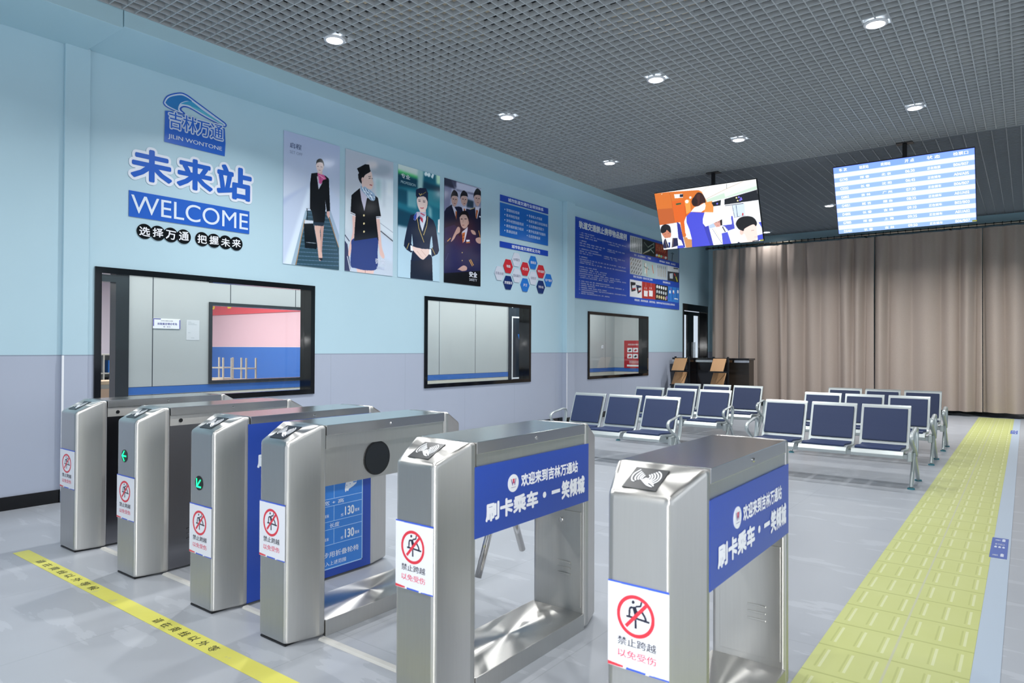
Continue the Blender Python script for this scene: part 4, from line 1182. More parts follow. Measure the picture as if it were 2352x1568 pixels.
for y0, y1 in ((-4.5, 2.345), (2.545, 10.28), (10.55, 15.6)):
    box(bm, WX, WX + 0.015, y0, y1, 0, 0.11)
box(bm, WX + 0.035, WX + 0.05, 2.345, 2.545, 0, 0.11)
box(bm, WX + 0.1, WX + 0.115, 10.28, 10.55, 0, 0.11)
kind(obj('baseboard_left', bm, M['blackgloss']))
kind(obj('baseboard_far', bx(WX + 0.02, 3.4, FAR - 0.02, FAR, 0, 0.12), M['blackgloss']))

# ---- open-cell ceiling: slab above, blades below
n = N('plenum', 0.8)
v, p = n.pos()
c = n.mix(n.math('GREATER_THAN', n.noise(v, 0.9, 5), 0.56), '#3a3d40', '#d6c8ae')  # pale blotches: lit stretches of the slab painted into its colour
c = n.mix(n.math('GREATER_THAN', n.noise(v, 2.3, 2, (0.4, 3, 1)), 0.6), c, '#202326')
ceil = kind(obj('ceiling', bx(WX - 0.2, 3.6, -4.7, FAR + 0.2, 4.6, 4.7), n.out(c)))
def blades(y0, y1, x0, x1, px, py, hx, hy, t, name, material):
    bm = bmesh.new()
    k = int(round((y1 - y0) / py))
    for i in range(k + 1):
        y = y0 + i * py
        box(bm, x0, x1, y - t / 2, y + t / 2, CZ, CZ + hy)
    k = int(round((x1 - x0) / px))
    for i in range(k + 1):
        x = x0 + i * px
        box(bm, x - t / 2, x + t / 2, y0, y1, CZ + 0.0005, CZ + hx)
    return obj(name, bm, material, ceil)
blades(-4.4, 10.4, -5.91, 3.39, 0.1, 0.1, 0.042, 0.042, 0.01, 'cell_grid', M['gridmetal'])
blades(10.45, 16.95, -5.91, 3.39, 0.15, 0.075, 0.05, 0.06, 0.011, 'cell_grid', M['griddark'])

# ---- windows of the left wall
def window(i, y0, y1, z0, z1, b=0.055):
    w = kind(empty('window_%d' % i, (WX, y0, z0)))
    L, H = y1 - y0, z1 - z0
    # surround proud of the wall
    bm = bmesh.new()
    for a in ((0, L, 0, b), (0, L, H - b, H), (0, b, b, H - b), (L - b, L, b, H - b)):
        box(bm, -0.03, 0.018, a[0], a[1], a[2], a[3])
    obj('surround', bm, M['blackgloss'], w)
    bm = bmesh.new()
    for a in ((0.0, L, 0.0, b * .8), (0, L, H - b * .8, H), (0, b * .8, b * .8, H - b * .8), (L - b * .8, L, b * .8, H - b * .8)):
        box(bm, -0.2, -0.03, a[0], a[1], a[2], a[3])
    obj('reveal', bm, M['blackgloss'], w)
    obj('pane', bx(-0.124, -0.116, b * .8, L - b * .8, b * .8, H - b * .8), M['glass'], w)
    return w
for i in range(3):
    window(i + 1, *OPEN[i])

# ---- glazed double door at the far end of the left wall
y0, y1, z0, z1 = OPEN[3]
d = kind(empty('door_1', (WX, y0, 0)))
L = y1 - y0
bm = bmesh.new()
for a in ((0, 0.05, 0, z1), (L - 0.05, L, 0, z1), (0.05, L - 0.05, z1 - 0.16, z1)):
    box(bm, -0.2, 0.02, a[0], a[1], a[2], a[3])
obj('door_frame', bm, M['blackgloss'], d)
for k in (0, 1):
    a, b = 0.052 + k * (L / 2 - 0.05), L / 2 - 0.002 + k * (L / 2 - 0.05)
    leaf = empty('door_leaf', (-0.1, a, 0.01), 0, d)
    q = b - a
    bm = bmesh.new()
    for s in ((0, 0.08, 0, 2.26), (q - 0.3, q, 0, 2.26) if k == 0 else (q - 0.28, q, 0, 2.26), (0.08, q - 0.28, 2.17, 2.26), (0.08, q - 0.28, 0, 0.12)):
        box(bm, -0.02, 0.02, s[0], s[1], s[2], s[3])
    obj('leaf_frame', bm, M['blackgloss'], leaf)
    obj('leaf_pane', bx(-0.004, 0.004, 0.08, q - 0.28, 0.12, 2.17), M['glass'], leaf)
    bm = bmesh.new()
    cyl(bm, (0.06, q - 0.1 if k == 0 else 0.06, 0.9), (0.06, q - 0.1 if k == 0 else 0.06, 1.5), 0.012)
    obj('door_handle', bm, M['chrome'], leaf)

# unseen glazed entrance behind the camera, added to go with the rear fill
e = kind(empty('window_4', (-5.0, -4.6, 0)))
bm = bmesh.new()
for k in range(7):
    box(bm, k * 1.2 - 0.03 + (0.03 if k == 0 else 0) - (0.03 if k == 6 else 0), k * 1.2 + 0.03, -0.04, 0.04, 0.0, 2.9)
box(bm, 0.03, 7.17, -0.039, 0.039, 2.3, 2.36)
obj('mullions', bm, M['mullion'], e)
obj('pane', bx(0.03, 7.17, -0.005, 0.005, 0.02, 2.88), M['glass'], e)

# ---- corridor behind the windows
n = N('corridor_panel', 0.3, 0.4)
v, p = n.pos()
c = n.mix(n.noise(v, 1.5, 2), '#b3b9bb', '#bdc2c3')
c = n.mix(n.line(p[1], 0.99, 0.012, 3.885), c, '#4c5157')
c = n.mix(n.band(p[2], 0.775, 0.862), c, '#3f70bd')
c = n.mix(n.math('LESS_THAN', p[2], 0.772), c, '#d4d2c6')
c = n.mix(n.band(p[2], 0.765, 0.773), c, '#474c54')
c = n.mix(n.band(p[2], 0.862, 0.868), c, '#2c4468')
M['corr'] = n.out(c)
CX = -8.3
bm = bmesh.new()
IW = (4.585, 7.7, 0.872, 1.91)            # classroom window in the corridor's inner wall
for a in ((3.61, 4.585, 0, 2.8), (4.585, 7.7, 0, 0.872), (4.585, 7.7, 1.91, 2.8), (7.7, 10.85, 0, 2.8), (10.85, 11.75, 2.2, 2.8), (11.75, 18.2, 0, 2.8), (-1.0, 1.9, 0, 2.8), (1.9, 3.61, 2.34, 2.8)):
    box(bm, CX - 0.12, CX, *a)
kind(obj('wall_corridor', bm, M['corr']))
kind(obj('wall_corridor_end', bx(CX, WX - 0.2, 15.25, 15.4, 0, 2.8), M['corr']))
kind(obj('wall_corridor_start', bx(CX, WX - 0.2, -1.1, -1.0, 0, 2.8), M['corr']))
M['ceilwhite'] = mat('ceiling_white', '#d3cdc9', 0.6)
kind(obj('ceiling_corridor', bx(-16, WX - 0.2, -1.1, 18.2, 2.8, 2.86), M['ceilwhite']))
area('corridor_lamp', (-7.5, 4.5, 2.77), 0.3, 8, 95, col=(1, .98, .96))
area('corridor_lamp', (-7.5, 11.5, 2.77), 0.3, 6, 75, col=(1, .98, .96))
area('corridor_lamp', (-7.5, 16.8, 2.77), 0.3, 2, 30)

# classroom window frame
w = kind(empty('window_5', (CX, IW[0], IW[2])))
L, H, b = IW[1] - IW[0], IW[3] - IW[2], 0.04
bm = bmesh.new()
for a in ((0, L, 0, b), (0, L, H - b, H), (0, b, b, H - b), (L - b, L, b, H - b)):
    box(bm, -0.13, 0.02, a[0], a[1], a[2], a[3])
obj('surround', bm, M['mullion'], w)
obj('pane', bx(-0.06, -0.052, b, L - b, b, H - b), M['glass'], w)

# dark doorway at the left end of the corridor wall
d = kind(empty('door_2', (CX, 1.9, 0)))
bm = bmesh.new()
for a in ((0, 0.06, 0, 2.34), (1.565, 1.71, 0, 2.34), (0.06, 1.565, 2.07, 2.34)):
    box(bm, -0.12, 0.03, a[0], a[1], a[2], a[3])
obj('door_frame', bm, M['mullion'], d)
# door standing shut further along
d = kind(empty('door_3', (CX, 10.85, 0)))
obj('door_leaf', bx(-0.08, 0.012, 0.0, 0.9, 0.0, 2.2), M['slate'], d, bevel=0.004)
bm = bmesh.new()
for a in ((0.1, 0.13, 0.72, 1.98), (0.13, 0.8, 1.95, 1.98), (0.13, 0.8, 0.72, 0.75)):
    box(bm, 0.012, 0.018, a[0], a[1], a[2], a[3])
obj('door_outline', bm, M['white'], d)
bm = bmesh.new()
vs = [bm.verts.new((0.016, y, z)) for y, z in ((0.3, 1.62), (0.5, 1.66), (0.62, 1.2), (0.6, 1.05), (0.45, 1.25))]
bm.faces.new(vs)
obj('door_picture', bm, M['blue'], d)

# classroom beyond
n = N('classroom_paint', 0.5, 0.3)
v, p = n.pos()
c = n.mix(n.math('GREATER_THAN', p[2], 1.345), '#3f70c0', '#e0bcc8')
c = n.mix(n.band(p[2], 1.34, 1.352), c, '#e8d0d0')
kind(obj('wall_classroom', bx(-16, CX - 0.12, 8.0, 8.12, 0, 2.8), n.out(c)))
kind(obj('wall_classroom_back', bx(-16.1, -15.9, -1.1, 8.0, 0, 2.8), mat('curtain_white', '#d4d0d6', 0.7, noise=0.04, nscale=3, stretch=(1, 12, 0.1))))
area('classroom_lamp', (-11.5, 6.0, 2.75), 4, 1.5, 170, col=(1, 0.96, 0.95))
area('classroom_lamp', (-12.5, 2.5, 2.75), 4, 1.5, 120, col=(1, 0.97, 0.96))

# red banner over the classroom wall
bn = tag(obj('banner', bx(0, 6.4, -0.02, 0, 0, 0.62), mat('banner_red', '#e0525c', 0.5), None, bevel=0.004), 'red banner with yellow characters high on the pink classroom wall', 'banner')
bn.location = (-15.2, 7.995, 2.03)
put(lettering('学习', 0.75, 0.13, 1.7, 0.45, 0, ink('#ffe23c'), bn, 0.03), FACING, (0, -0.021, 0))
put(lettering('创新', 2.0, 0.15, 2.4, 0.4, 0, ink('#ffe23c'), bn, 0.03), FACING, (0, -0.021, 0))

# desks with upturned stools
def desk(label, x, y, wdt=1.9, dep=0.55, h=0.745):
    t = thing('desk', label, 'desk', (x, y, 0))
    obj('desk_top', bx(-wdt / 2, wdt / 2, -dep / 2, dep / 2, h - 0.06, h), M['deskwood'], t, bevel=0.006)
    for sx in (-1, 1):
        for sy in (-1, 1):
            cx, cy = sx * (wdt / 2 - 0.06), sy * (dep / 2 - 0.06)
            obj('leg', bx(cx - 0.02, cx + 0.02, cy - 0.02, cy + 0.02, 0, h - 0.06), M['stoolframe'], t, bevel=0.004)
    return t
desk('long beige desk carrying upturned stools against the blue wainscot', -11.75, 6.85)
def stool(label, x, y, z, rz=0.0):
    t = thing('stool', label, 'stool', (x, y, z), rz, 'stools upturned on the classroom desk')
    obj('seat', bx(-0.17, 0.17, -0.15, 0.15, 0, 0.025), M['stoolframe'], t, bevel=0.005)
    for sx in (-1, 1):
        for sy in (-1, 1):
            cx, cy = sx * 0.155, sy * 0.13
            obj('leg', bx(cx - 0.013, cx + 0.013, cy - 0.013, cy + 0.013, 0.025, 0.4), M['stoolframe'], t, bevel=0.002)
    for sy in (-1, 1):
        obj('rail', bx(-0.142, 0.142, sy * 0.13 - 0.01, sy * 0.13 + 0.01, 0.2, 0.222), M['stoolframe'], t, bevel=0.002)
    for sx in (-1, 1):
        obj('rail', bx(sx * 0.155 - 0.01, sx * 0.155 + 0.01, -0.117, 0.117, 0.2, 0.222), M['stoolframe'], t, bevel=0.002)
stool('upturned grey stool at the left end of the beige desk', -11.95, 6.85, 0.745, 0.35)
stool('upturned grey stool nearer the right end of the beige desk', -11.2, 6.85, 0.745, 0.35)

# cupboards seen through the doorway
def cupboard(label, x, y, z=0.0, w_=0.9, h_=0.62, two=True):
    t = thing('cupboard', label, 'cupboard', (x, y, z))
    obj('body', bx(-0.2, 0.2, 0, w_, 0, h_), M['cabgrey'], t, bevel=0.006)
    obj('top', bx(-0.22, 0.22, -0.02, w_ + 0.02, h_, h_ + 0.05), M['deskwood'], t, bevel=0.006)
    k = 2
    for i in range(k):
        a = 0.06 + i * (w_ - 0.08) / k
        dd = obj('door', bx(0.2, 0.215, a, a + (w_ - 0.16) / k, 0.36, h_ - 0.06), M['peach'], t, bevel=0.003)
        d2 = obj('door', bx(0.2, 0.215, a, a + (w_ - 0.16) / k, 0.05, 0.33), M['cabblue'], t, bevel=0.003)
        obj('knob', bx(0.215, 0.23, a + 0.04, a + 0.06, 0.48, 0.5), M['chrome'], dd)
    return t
cupboard('beige topped cupboard with peach and blue doors behind the doorway', -10.6, 4.05, 0, 0.85, 0.8)
def shelfunit(label, x, y):
    t = thing('shelf_unit', label, 'shelves', (x, y, 0))
    bm = bmesh.new()
    box(bm, -0.15, -0.13, 0, 1.6, 0, 1.22)
    for k in range(5):
        box(bm, -0.13, 0.15, k * 0.395, k * 0.395 + 0.02, 0, 1.22)
    for z in (0.02, 0.55, 0.72, 0.9, 1.2):
        for k in range(4):
            box(bm, -0.13, 0.15, k * 0.395 + 0.02, k * 0.395 + 0.395, z, z + 0.02)
    obj('carcass', bm, M['cabgrey'], t)
    for k in range(4):
        for z, h_, mm in ((0.57, 0.11, 'black'), (0.74, 0.1, 'black'), (0.92, 0.2, 'blue')):
            obj('drawer', bx(-0.1, 0.12, k * 0.395 + 0.09, k * 0.395 + 0.33, z, z + h_), M[mm], t, bevel=0.004)
    return t
shelfunit('grey shelf unit with blue and black drawers far inside the doorway', -11.9, 4.35)

# room plate and paper notice on the corridor wall
pl = tag(obj('room_plate', bx(0, 0.012, 0, 0.325, 0, 0.12), M['white'], None, bevel=0.003), 'white room plate with purple lettering on the corridor wall', 'sign')
pl.location = (CX, 3.89, 1.556)
put(lettering('技能鉴定理论考场', 0.05, 0.045, 0.285, 0.073, 0, ink('#4a4aa0'), pl, 0.02), ON_WALL, (0.0135, 0, 0))
put(lettering('吉林万通职业技能', 0.09, 0.09, 0.235, 0.1, 0, ink('#3c3c60'), pl, 0.01), ON_WALL, (0.0135, 0, 0))
put(lettering('第   考场', 0.12, 0.018, 0.205, 0.03, 0, ink('#4a4aa0'), pl, 0.01), ON_WALL, (0.0135, 0, 0))
bm = bmesh.new()
box(bm, 0.012, 0.014, 0, 0.01, 0.03, 0.12); box(bm, 0.012, 0.014, 0.01, 0.09, 0.112, 0.12)
box(bm, 0.012, 0.014, 0.315, 0.325, 0.0, 0.11)
obj('corner_mark', bm, ink('#5a58a8'), pl)
nt_ = tag(obj('notice_sheet', bx(0, 0.003, 0, 0.165, 0, 0.25), mat('paper', '#cfd4da', 0.7), None), 'blank looking sheet of white paper taped beside the room plate', 'notice')
nt_.location = (CX, 4.298, 1.423)
bm = bmesh.new()
for k, (a, b) in enumerate(((0.02, 0.06), (0.02, 0.1), (0.02, 0.13), (0.02, 0.05), (0.06, 0.1))):
    z = (0.22, 0.205, 0.19, 0.09, 0.025)[k]
    box(bm, 0.003, 0.0035, a, b, z, z + 0.004)
obj('printed_lines', bm, ink('#9aa4ac'), nt_)

# red instruction poster at the end of the corridor
rp = tag(obj('instruction_poster', bx(0, 0.62, -0.01, 0, 0, 0.68), M['red_sign'], None), 'red instruction poster with six small pictures seen through the third window', 'poster')
rp.location = (-8.02, 15.245, 0.86)
tx = empty('poster_print', (0, -0.0115, 0), 0, rp)
tx.matrix_local = Matrix.Translation((0, -0.0115, 0)) @ FACING
lettering('消防器材使用方法', 0.1, 0.56, 0.54, 0.605, 0, ink('#e8dcdc'), tx, 0.02)
for r in range(2):
    for cc in range(3):
        a, b = 0.09 + cc * 0.155, 0.39 - r * 0.15
        bm = bmesh.new()
        box(bm, a, a + 0.135, b, b + 0.11, -0.001, 0.001)
        obj('picture_tile', bm, M['white'], tx)
        bm = bmesh.new()
        vs = [bm.verts.new((a + 0.02 + q * 0.1, b + s * 0.11, 0.002)) for q, s in ((0, .3), (.5, .75), (.9, .55), (.8, .35), (.4, .2))]
        bm.faces.new(vs)
        obj('pictogram', bm, M['red_sign'] if (r + cc) % 2 else M['mullion'], tx)
bm = bmesh.new()
box(bm, 0.08, 0.56, 0.04, 0.085, -0.001, 0.001)
for k in range(3):
    box(bm, 0.14, 0.5, 0.12 + k * 0.025, 0.128 + k * 0.025, -0.001, 0.001)
obj('caption_strip', bm, M['white'], tx)
sw = tag(obj('light_switch', bx(0, 0.01, 0, 0.08, 0, 0.08), M['white'], None, bevel=0.003), 'small white light switch on the corridor wall', 'switch')
sw.location = (CX, 14.6, 1.34)
bm = bx(0.0102, 0.014, 0.02, 0.06, 0.015, 0.065)
obj('rocker', bm, M['ivory'], sw, bevel=0.002)

# ================================================================== prints on the left wall
def on_wall(o, y, z, d=0.0):
    o.matrix_local = Matrix.Translation((WX + d + 0.003, y, z)) @ ON_WALL
    return o
def art_text(key, root, w, h, z, mats=None):
    for body, u0, v0, u1, v1, c, bold in ART[key][1]:
        lettering(body, u0 * w, (1 - v1) * h, u1 * w, (1 - v0) * h, z, ink(c), root, bold)
for key, y, w, label in (
        ('setoff', 4.53, 0.778, 'tall poster of an attendant in black pulling a suitcase'),
        ('smile', 5.397, 0.785, 'tall poster of a smiling attendant in a black hat'),
        ('profession', 6.272, 0.80, 'tall poster of an attendant with folded hands and striped scarf'),
        ('safety', 7.168, 0.813, 'tall dark poster of four men in uniform')):
    h = 1.495
    po = tag(picture('poster', w, h, 150, 286, ART[key][0], M['print']), label, 'poster', 'tall portrait posters on the blue wall')
    on_wall(po, y, 2.276)
    art_text(key, po, w, h, 0.0075)

w, h = 4.69, 1.5
bo = tag(picture('notice_board', w, h, 330, 190, ART['board'][0], M['print'], None, 0.012), 'wide dark blue board of forbidden items with twelve photographs', 'notice board')
on_wall(bo, 10.69, 2.27)
art_text('board', bo, w, h, 0.0135)

# training-system panel group
def plate(name, y0, y1, z0, z1, mm, label, cat):
    o = tag(obj(name, bx(0, y1 - y0, 0, z1 - z0, 0, 0.008), M[mm], None, bevel=0.002), label, cat)
    return on_wall(o, y0, z0)
hp = plate('header_plate', 8.457, 9.807, 3.667, 3.768, 'headblue', 'dark blue header strip above the light blue list panel', 'sign')
lettering('城市轨道交通行业培训体系', 0.2, 0.02, 1.2, 0.082, 0.0095, ink('#dbe3f0'), hp, 0.03)
lp = plate('list_panel', 8.457, 9.807, 3.118, 3.643, 'listblue', 'light blue panel listing ten kinds of training', 'sign')
for k, s in enumerate(('管理岗位培训', '技术岗位培训', '涉外经营技能培训', '商务组织能力培训', '普通话培训')):
    q = 0.405 - k * 0.084
    lettering(s, 0.155, q, 0.155 + 0.058 * len(s), q + 0.05, 0.0095, ink('#cfe0f2'), lp, 0.015)
    lettering('•', 0.105, q + 0.015, 0.128, q + 0.038, 0.0095, ink('#cfe0f2'), lp, 0.01, 'bullet')
for k, s in enumerate(('专业化人才培训', '轨道交通行业培训体系', '公关思维应变能力', '数字化资源开发服务', '礼仪形象培训')):
    q = 0.405 - k * 0.084
    lettering(s, 0.765, q, 0.765 + 0.056 * len(s), q + 0.05, 0.0095, ink('#cfe0f2'), lp, 0.015)
    lettering('•', 0.715, q + 0.015, 0.738, q + 0.038, 0.0095, ink('#cfe0f2'), lp, 0.01, 'bullet')
hp = plate('header_plate', 8.457, 9.807, 2.937, 3.03, 'headblue', 'dark blue header strip above the coloured hexagons', 'sign')
lettering('城市轨道交通就业方向', 0.3, 0.017, 1.1, 0.075, 0.0095, ink('#dbe3f0'), hp, 0.03)

for body, y, z, mm, label in (
        ('形象大使', 8.444, 2.518, 'ivory', 'leftmost white hexagon plaque'), ('地勤', 8.67, 2.651, 'red', 'leftmost red hexagon plaque'),
        ('VIP服务', 8.89, 2.78, 'ivory', 'topmost white hexagon plaque'), ('安全员', 9.13, 2.651, 'red', 'middle red hexagon plaque'),
        ('值班员', 9.36, 2.78, 'blue', 'topmost bright blue hexagon plaque'), ('登机服务', 8.9, 2.52, 'ivory', 'white hexagon plaque below the topmost white one'),
        ('票据服务', 8.673, 2.388, 'navy', 'left hand navy hexagon plaque'), ('护卫', 9.131, 2.386, 'blue', 'bright blue hexagon plaque in the bottom row'),
        ('安检员', 9.363, 2.518, 'ivory', 'rightmost white hexagon plaque'), ('列车服务', 9.59, 2.651, 'red', 'rightmost red hexagon plaque'),
        ('列车长', 9.59, 2.386, 'navy', 'right hand navy hexagon plaque'), ('客户服务', 9.822, 2.519, 'blue', 'rightmost bright blue hexagon plaque')):
    bm = bmesh.new()
    pts = [(0.125, 0), (0.062, 0.109), (-0.062, 0.109), (-0.125, 0), (-0.062, -0.109), (0.062, -0.109)]
    a, b = prism(bm, pts, 0, 0.01)
    bm.faces.new(b)
    hx = tag(obj('hexagon_plaque', bm, M[mm], None, bevel=0.002), label + ' on the blue wall', 'plaque', 'job hexagons below the blue header')
    on_wall(hx, y, z)
    hw = 0.026 * len(body) if body != 'VIP服务' else 0.09
    lettering(body, -hw, -0.024, hw, 0.024, 0.0115, ink('#8d93a8' if mm == 'ivory' else '#e3e6ef'), hx, 0.02)

# station logo, name, welcome strip, slogan discs
w, h = 0.622, 0.497
lg = on_wall(thing('station_logo', 'blue wave emblem with company name above the large characters', 'logo'), 3.206, 3.317)
decal('emblem', w, h, ART['logo'][0], M['matteprint'], lg)
for body, x0, x1 in (('吉林万通', 0.03, 0.61),):
    lettering(body, x0, 0.135, x1, 0.325, 0.0085, ink('#cbd7ea'), lg, 0.07, steps=14)
    lettering(body, x0 + 0.012, 0.147, x1 - 0.012, 0.313, 0.0105, ink('#2a66c8'), lg, 0.012)
lettering('JILIN WONTONE', 0.035, 0.035, 0.59, 0.088, 0.0085, ink('#d5deea'), lg, 0.015)

nm = on_wall(thing('station_name', 'three huge royal blue characters with white edges', 'lettering'), 2.9, 2.89)
for ch, x0, x1, z0, z1 in (('未', 0.0, 0.385, 0.012, 0.318), ('来', 0.43, 0.80, 0.015, 0.325), ('站', 0.843, 1.237, 0.0, 0.345)):
    lettering(ch, x0 - 0.026, z0 - 0.026, x1 + 0.026, z1 + 0.026, 0.003, M['outline'], nm, 0.105, 'outline', steps=24)
    lettering(ch, x0, z0, x1, z1, 0.006, M['royal'], nm, 0.036, 'character', steps=14)

wp = on_wall(tag(obj('welcome_strip', bx(0, 1.226, 0, 0.243, 0, 0.006), M['royal'], None, bevel=0.002), 'royal blue strip reading in white capitals below the huge characters', 'sign'), 2.888, 2.548)
lettering('WELCOME', 0.018, 0.038, 1.208, 0.208, 0.0075, ink('#dbe6f2'), wp, 0.0)

for k, (ch, y) in enumerate(zip('选择万通把握未来', (3.031, 3.154, 3.278, 3.405, 3.593, 3.718, 3.845, 3.965))):
    bm = bmesh.new()
    cyl(bm, (0, 0, 0), (0, 0, 0.005 + 0.002 * (k % 2)), 0.071, n=40)
    place = ('first', 'second', 'third', 'fourth', 'fifth', 'sixth', 'seventh', 'last')[k]
    ds = tag(obj('slogan_disc', bm, M['discblack'], None), 'glossy black disc with a white character, %s from the left below the welcome strip' % place, 'sign', 'slogan discs')
    on_wall(ds, y, 2.426)
    lettering(ch, -0.05, -0.042, 0.05, 0.045, 0.0065 + 0.002 * (k % 2), ink('#e6e9ee'), ds, 0.022, shear=0.006 * (1 if k % 2 else -1))

# ================================================================== turnstiles
CONTACT = [o for o in ART['reader'][0]]
def arrow_mesh(ang):
    bm = bmesh.new()
    def bar(x0, y0, x1, y1, w_):
        d_ = Vector((x1 - x0, y1 - y0)).normalized() * w_
        q = Vector((-d_.y, d_.x))
        a, b = Vector((x0, y0)), Vector((x1, y1))
        vs = [bm.verts.new((s.x, s.y, 0.0)) for s in (a + q, a - q, b - q, b + q)]
        bm.faces.new(vs)
    bar(0.026, 0, -0.026, 0, 0.0042)
    bar(-0.028, -0.0015, 0.002, 0.03, 0.0042)
    bar(-0.028, 0.0015, 0.002, -0.03, 0.0042)
    bmesh.ops.rotate(bm, verts=bm.verts, cent=(0, 0, 0), matrix=Matrix.Rotation(ang, 3, 'Z'))
    return bm

HW, LEN = 0.15, 1.17
def turnstile(label, x, typ, zs, arrow=None, zi=0.7, half=0.1):
    """typ: sign | hub | board | panel ; local origin on the floor, middle of the near end"""
    t = thing('turnstile', label, 'turnstile', (x, 1.83, 0), 0, 'row of stainless turnstiles')
    ch = 0.045
    def post(name, flip):
        f = (lambda y: LEN - y) if flip else (lambda y: y)
        pts = [(-half, f(0)), (half, f(0)), (HW, f(0.15)), (HW, f(0.185)), (-HW, f(0.185)), (-HW, f(0.15))]
        zt = [0.907, 0.907, 0.978, 0.978, 0.978, 0.978]
        bm = bmesh.new()
        a, b = prism(bm, pts, 0.008, zt)
        bm.faces.new((b[0], b[1], b[2], b[5]))
        bm.faces.new((b[5], b[2], b[3], b[4]))
        return obj(name, bm, M['steel'], t, bevel=0.02, seg=10)
    post('near_post', False)
    fp = post('far_post', True)
    obj('skirting', bx(-half + 0.004, half - 0.004, 0.006, 0.18, 0.0, 0.008), M['black'], t)
    # lid and beam
    y0, y1 = 0.1855, LEN - 0.1855
    obj('lid', bx(-HW, HW, y0, y1, 0.93, 0.978), M['steel_top'], t, bevel=0.002)
    zb = 0.0 if typ in ('panel', 'board') else 0.69 if typ == 'hub' else 0.635
    ins = 0.022
    if typ in ('hub', 'panel'):
        bm = bx(-HW + 0.004, HW - 0.008, y0, y1, 0.868, 0.93)
        obj('side_rail', bm, M['steel'], t)
        bm = bx(-HW + 0.004, HW - ins, y0, y1, max(zb, 0.012), 0.868)
        obj('housing', bm, M['steel'] if typ == 'hub' else M['steel_dark'], t)
    else:
        obj('housing', bx(-HW + 0.004, HW - 0.004, y0, y1, max(zb, 0.012), 0.93), M['steel'], t)
    if zb > 0:
        obj('base_plate', bx(-HW, HW, y0, y1, 0.0, 0.075), M['steel'], t, bevel=0.003)
        # far leg service door with louvres and lock
        dr = obj('service_door', bx(-HW + 0.035, HW - 0.02, LEN - 0.1885, LEN - 0.1855, 0.1, 0.555), M['steel'], t, bevel=0.001)
        for k in range(3):
            obj('louvre', bx(0.0, 0.075, LEN - 0.194, LEN - 0.189, 0.245 + k * 0.028, 0.253 + k * 0.028), M['steel'], dr, bevel=0.002)
        bm = bmesh.new()
        cyl(bm, (0.02, LEN - 0.189, 0.505), (0.02, LEN - 0.196, 0.505), 0.011)
        obj('lock', bm, M['chrome'], dr)
    # sticker
    sk = picture('warning_sticker', 0.2, 0.255, 150, 190, ART['straddle'][0], M['matteprint'], t, 0.0012)
    put(sk, FACING, (-0.1, -0.0004, zs - 0.1275))
    sk.scale.x = half / 0.1 * 0.985
    sk.location.x = -half * 0.985
    for body, u0, v0, u1, v1, c_, bold in ART['straddle'][1]:
        lettering(body, u0 * 0.2, (1 - v1) * 0.255, u1 * 0.2, (1 - v0) * 0.255, 0.0022, ink(c_), sk, bold)
    # card reader on the sloped top
    sl = math.atan2(0.071, 0.15)
    rd = obj('card_reader', bx(-0.056, 0.056, -0.054, 0.054, 0, 0.002), M['reader'], t, bevel=0.001)
    rd.matrix_local = Matrix.Translation((-0.012, 0.076, 0.9437)) @ Matrix.Rotation(sl, 4, 'X')
    vs, fs = [], []
    for o in CONTACT:
        if o[0] == 'l':
            pts = [(p_[0], p_[1]) for p_ in spline([(a, b, 0) for a, b in o[3]], 4)]
            hw = 0.02
            for k in range(len(pts)):
                a, b = pts[max(k - 1, 0)], pts[min(k + 1, len(pts) - 1)]
                d_ = math.hypot(b[0] - a[0], b[1] - a[1]) or 1
                nx_, ny_ = -(b[1] - a[1]) / d_ * hw, (b[0] - a[0]) / d_ * hw
                for s in (1, -1):
                    vs.append(((pts[k][0] + s * nx_ - 0.5) * 0.112, (0.5 - pts[k][1] - s * ny_) * 0.108, 0.003))
                if k:
                    n_ = len(vs)
                    fs.append((n_ - 4, n_ - 3, n_ - 1, n_ - 2))
        else:
            P = [Vector(((p_[0] - 0.5) * 0.112, (0.5 - p_[1]) * 0.108, 0.0034)) for p_ in spline([(a, b, 0) for a, b in o[2]], 4, True)]
            base = len(vs)
            vs += [tuple(q) for q in P]
            fs += [tuple(base + i for i in tr) for tr in tessellate_polygon([P])]
    me = bpy.data.meshes.new('contactless_symbol')
    me.from_pydata(vs, [], fs)
    link('contactless_symbol', me, M['white'], rd)
    # screw on the lid edge
    bm = bmesh.new()
    cyl(bm, (HW - 0.001, 0.585, 0.953), (HW + 0.006, 0.585, 0.953), 0.009, 0.006, 14)
    obj('screw', bm, M['chrome'], t)
    if arrow is not None:
        bm = bmesh.new()
        cyl(bm, (0, 0, 0), (0, 0, 0.0015), 0.037, n=32)
        di = put(obj('indicator', bm, M['black'], t), FACING, (-0.015 * half / 0.1, -0.0003, zi))
        ar = obj('arrow', arrow_mesh(arrow), M['green'], di)
        ar.location.z = 0.003
    if typ == 'sign':
        sg = obj('sign_board', bx(0, 0.845, 0, 0.275, 0, 0.004), M['signblue'], t)
        sg.matrix_local = Matrix.Translation((HW - 0.003, 0.173, 0.608)) @ ON_WALL
        bm = bmesh.new()
        cyl(bm, (0.242, 0.178, 0.004), (0.242, 0.178, 0.006), 0.036, n=32)
        lgd = obj('logo_disc', bm, M['white'], sg)
        lettering('W', 0.224, 0.168, 0.26, 0.196, 0.0068, ink('#7c5a9a'), lgd, 0.03)
        bm = bmesh.new()
        vs_ = [bm.verts.new((x_, y_, 0.0072)) for x_, y_ in ((0.238, 0.178), (0.246, 0.178), (0.249, 0.196), (0.235, 0.196))]
        bm.faces.new(vs_)
        obj('logo_flash', bm, ink('#d8405c'), lgd)
        bm = bmesh.new()
        box(bm, 0.226, 0.258, 0.16, 0.162, 0.0062, 0.0068)
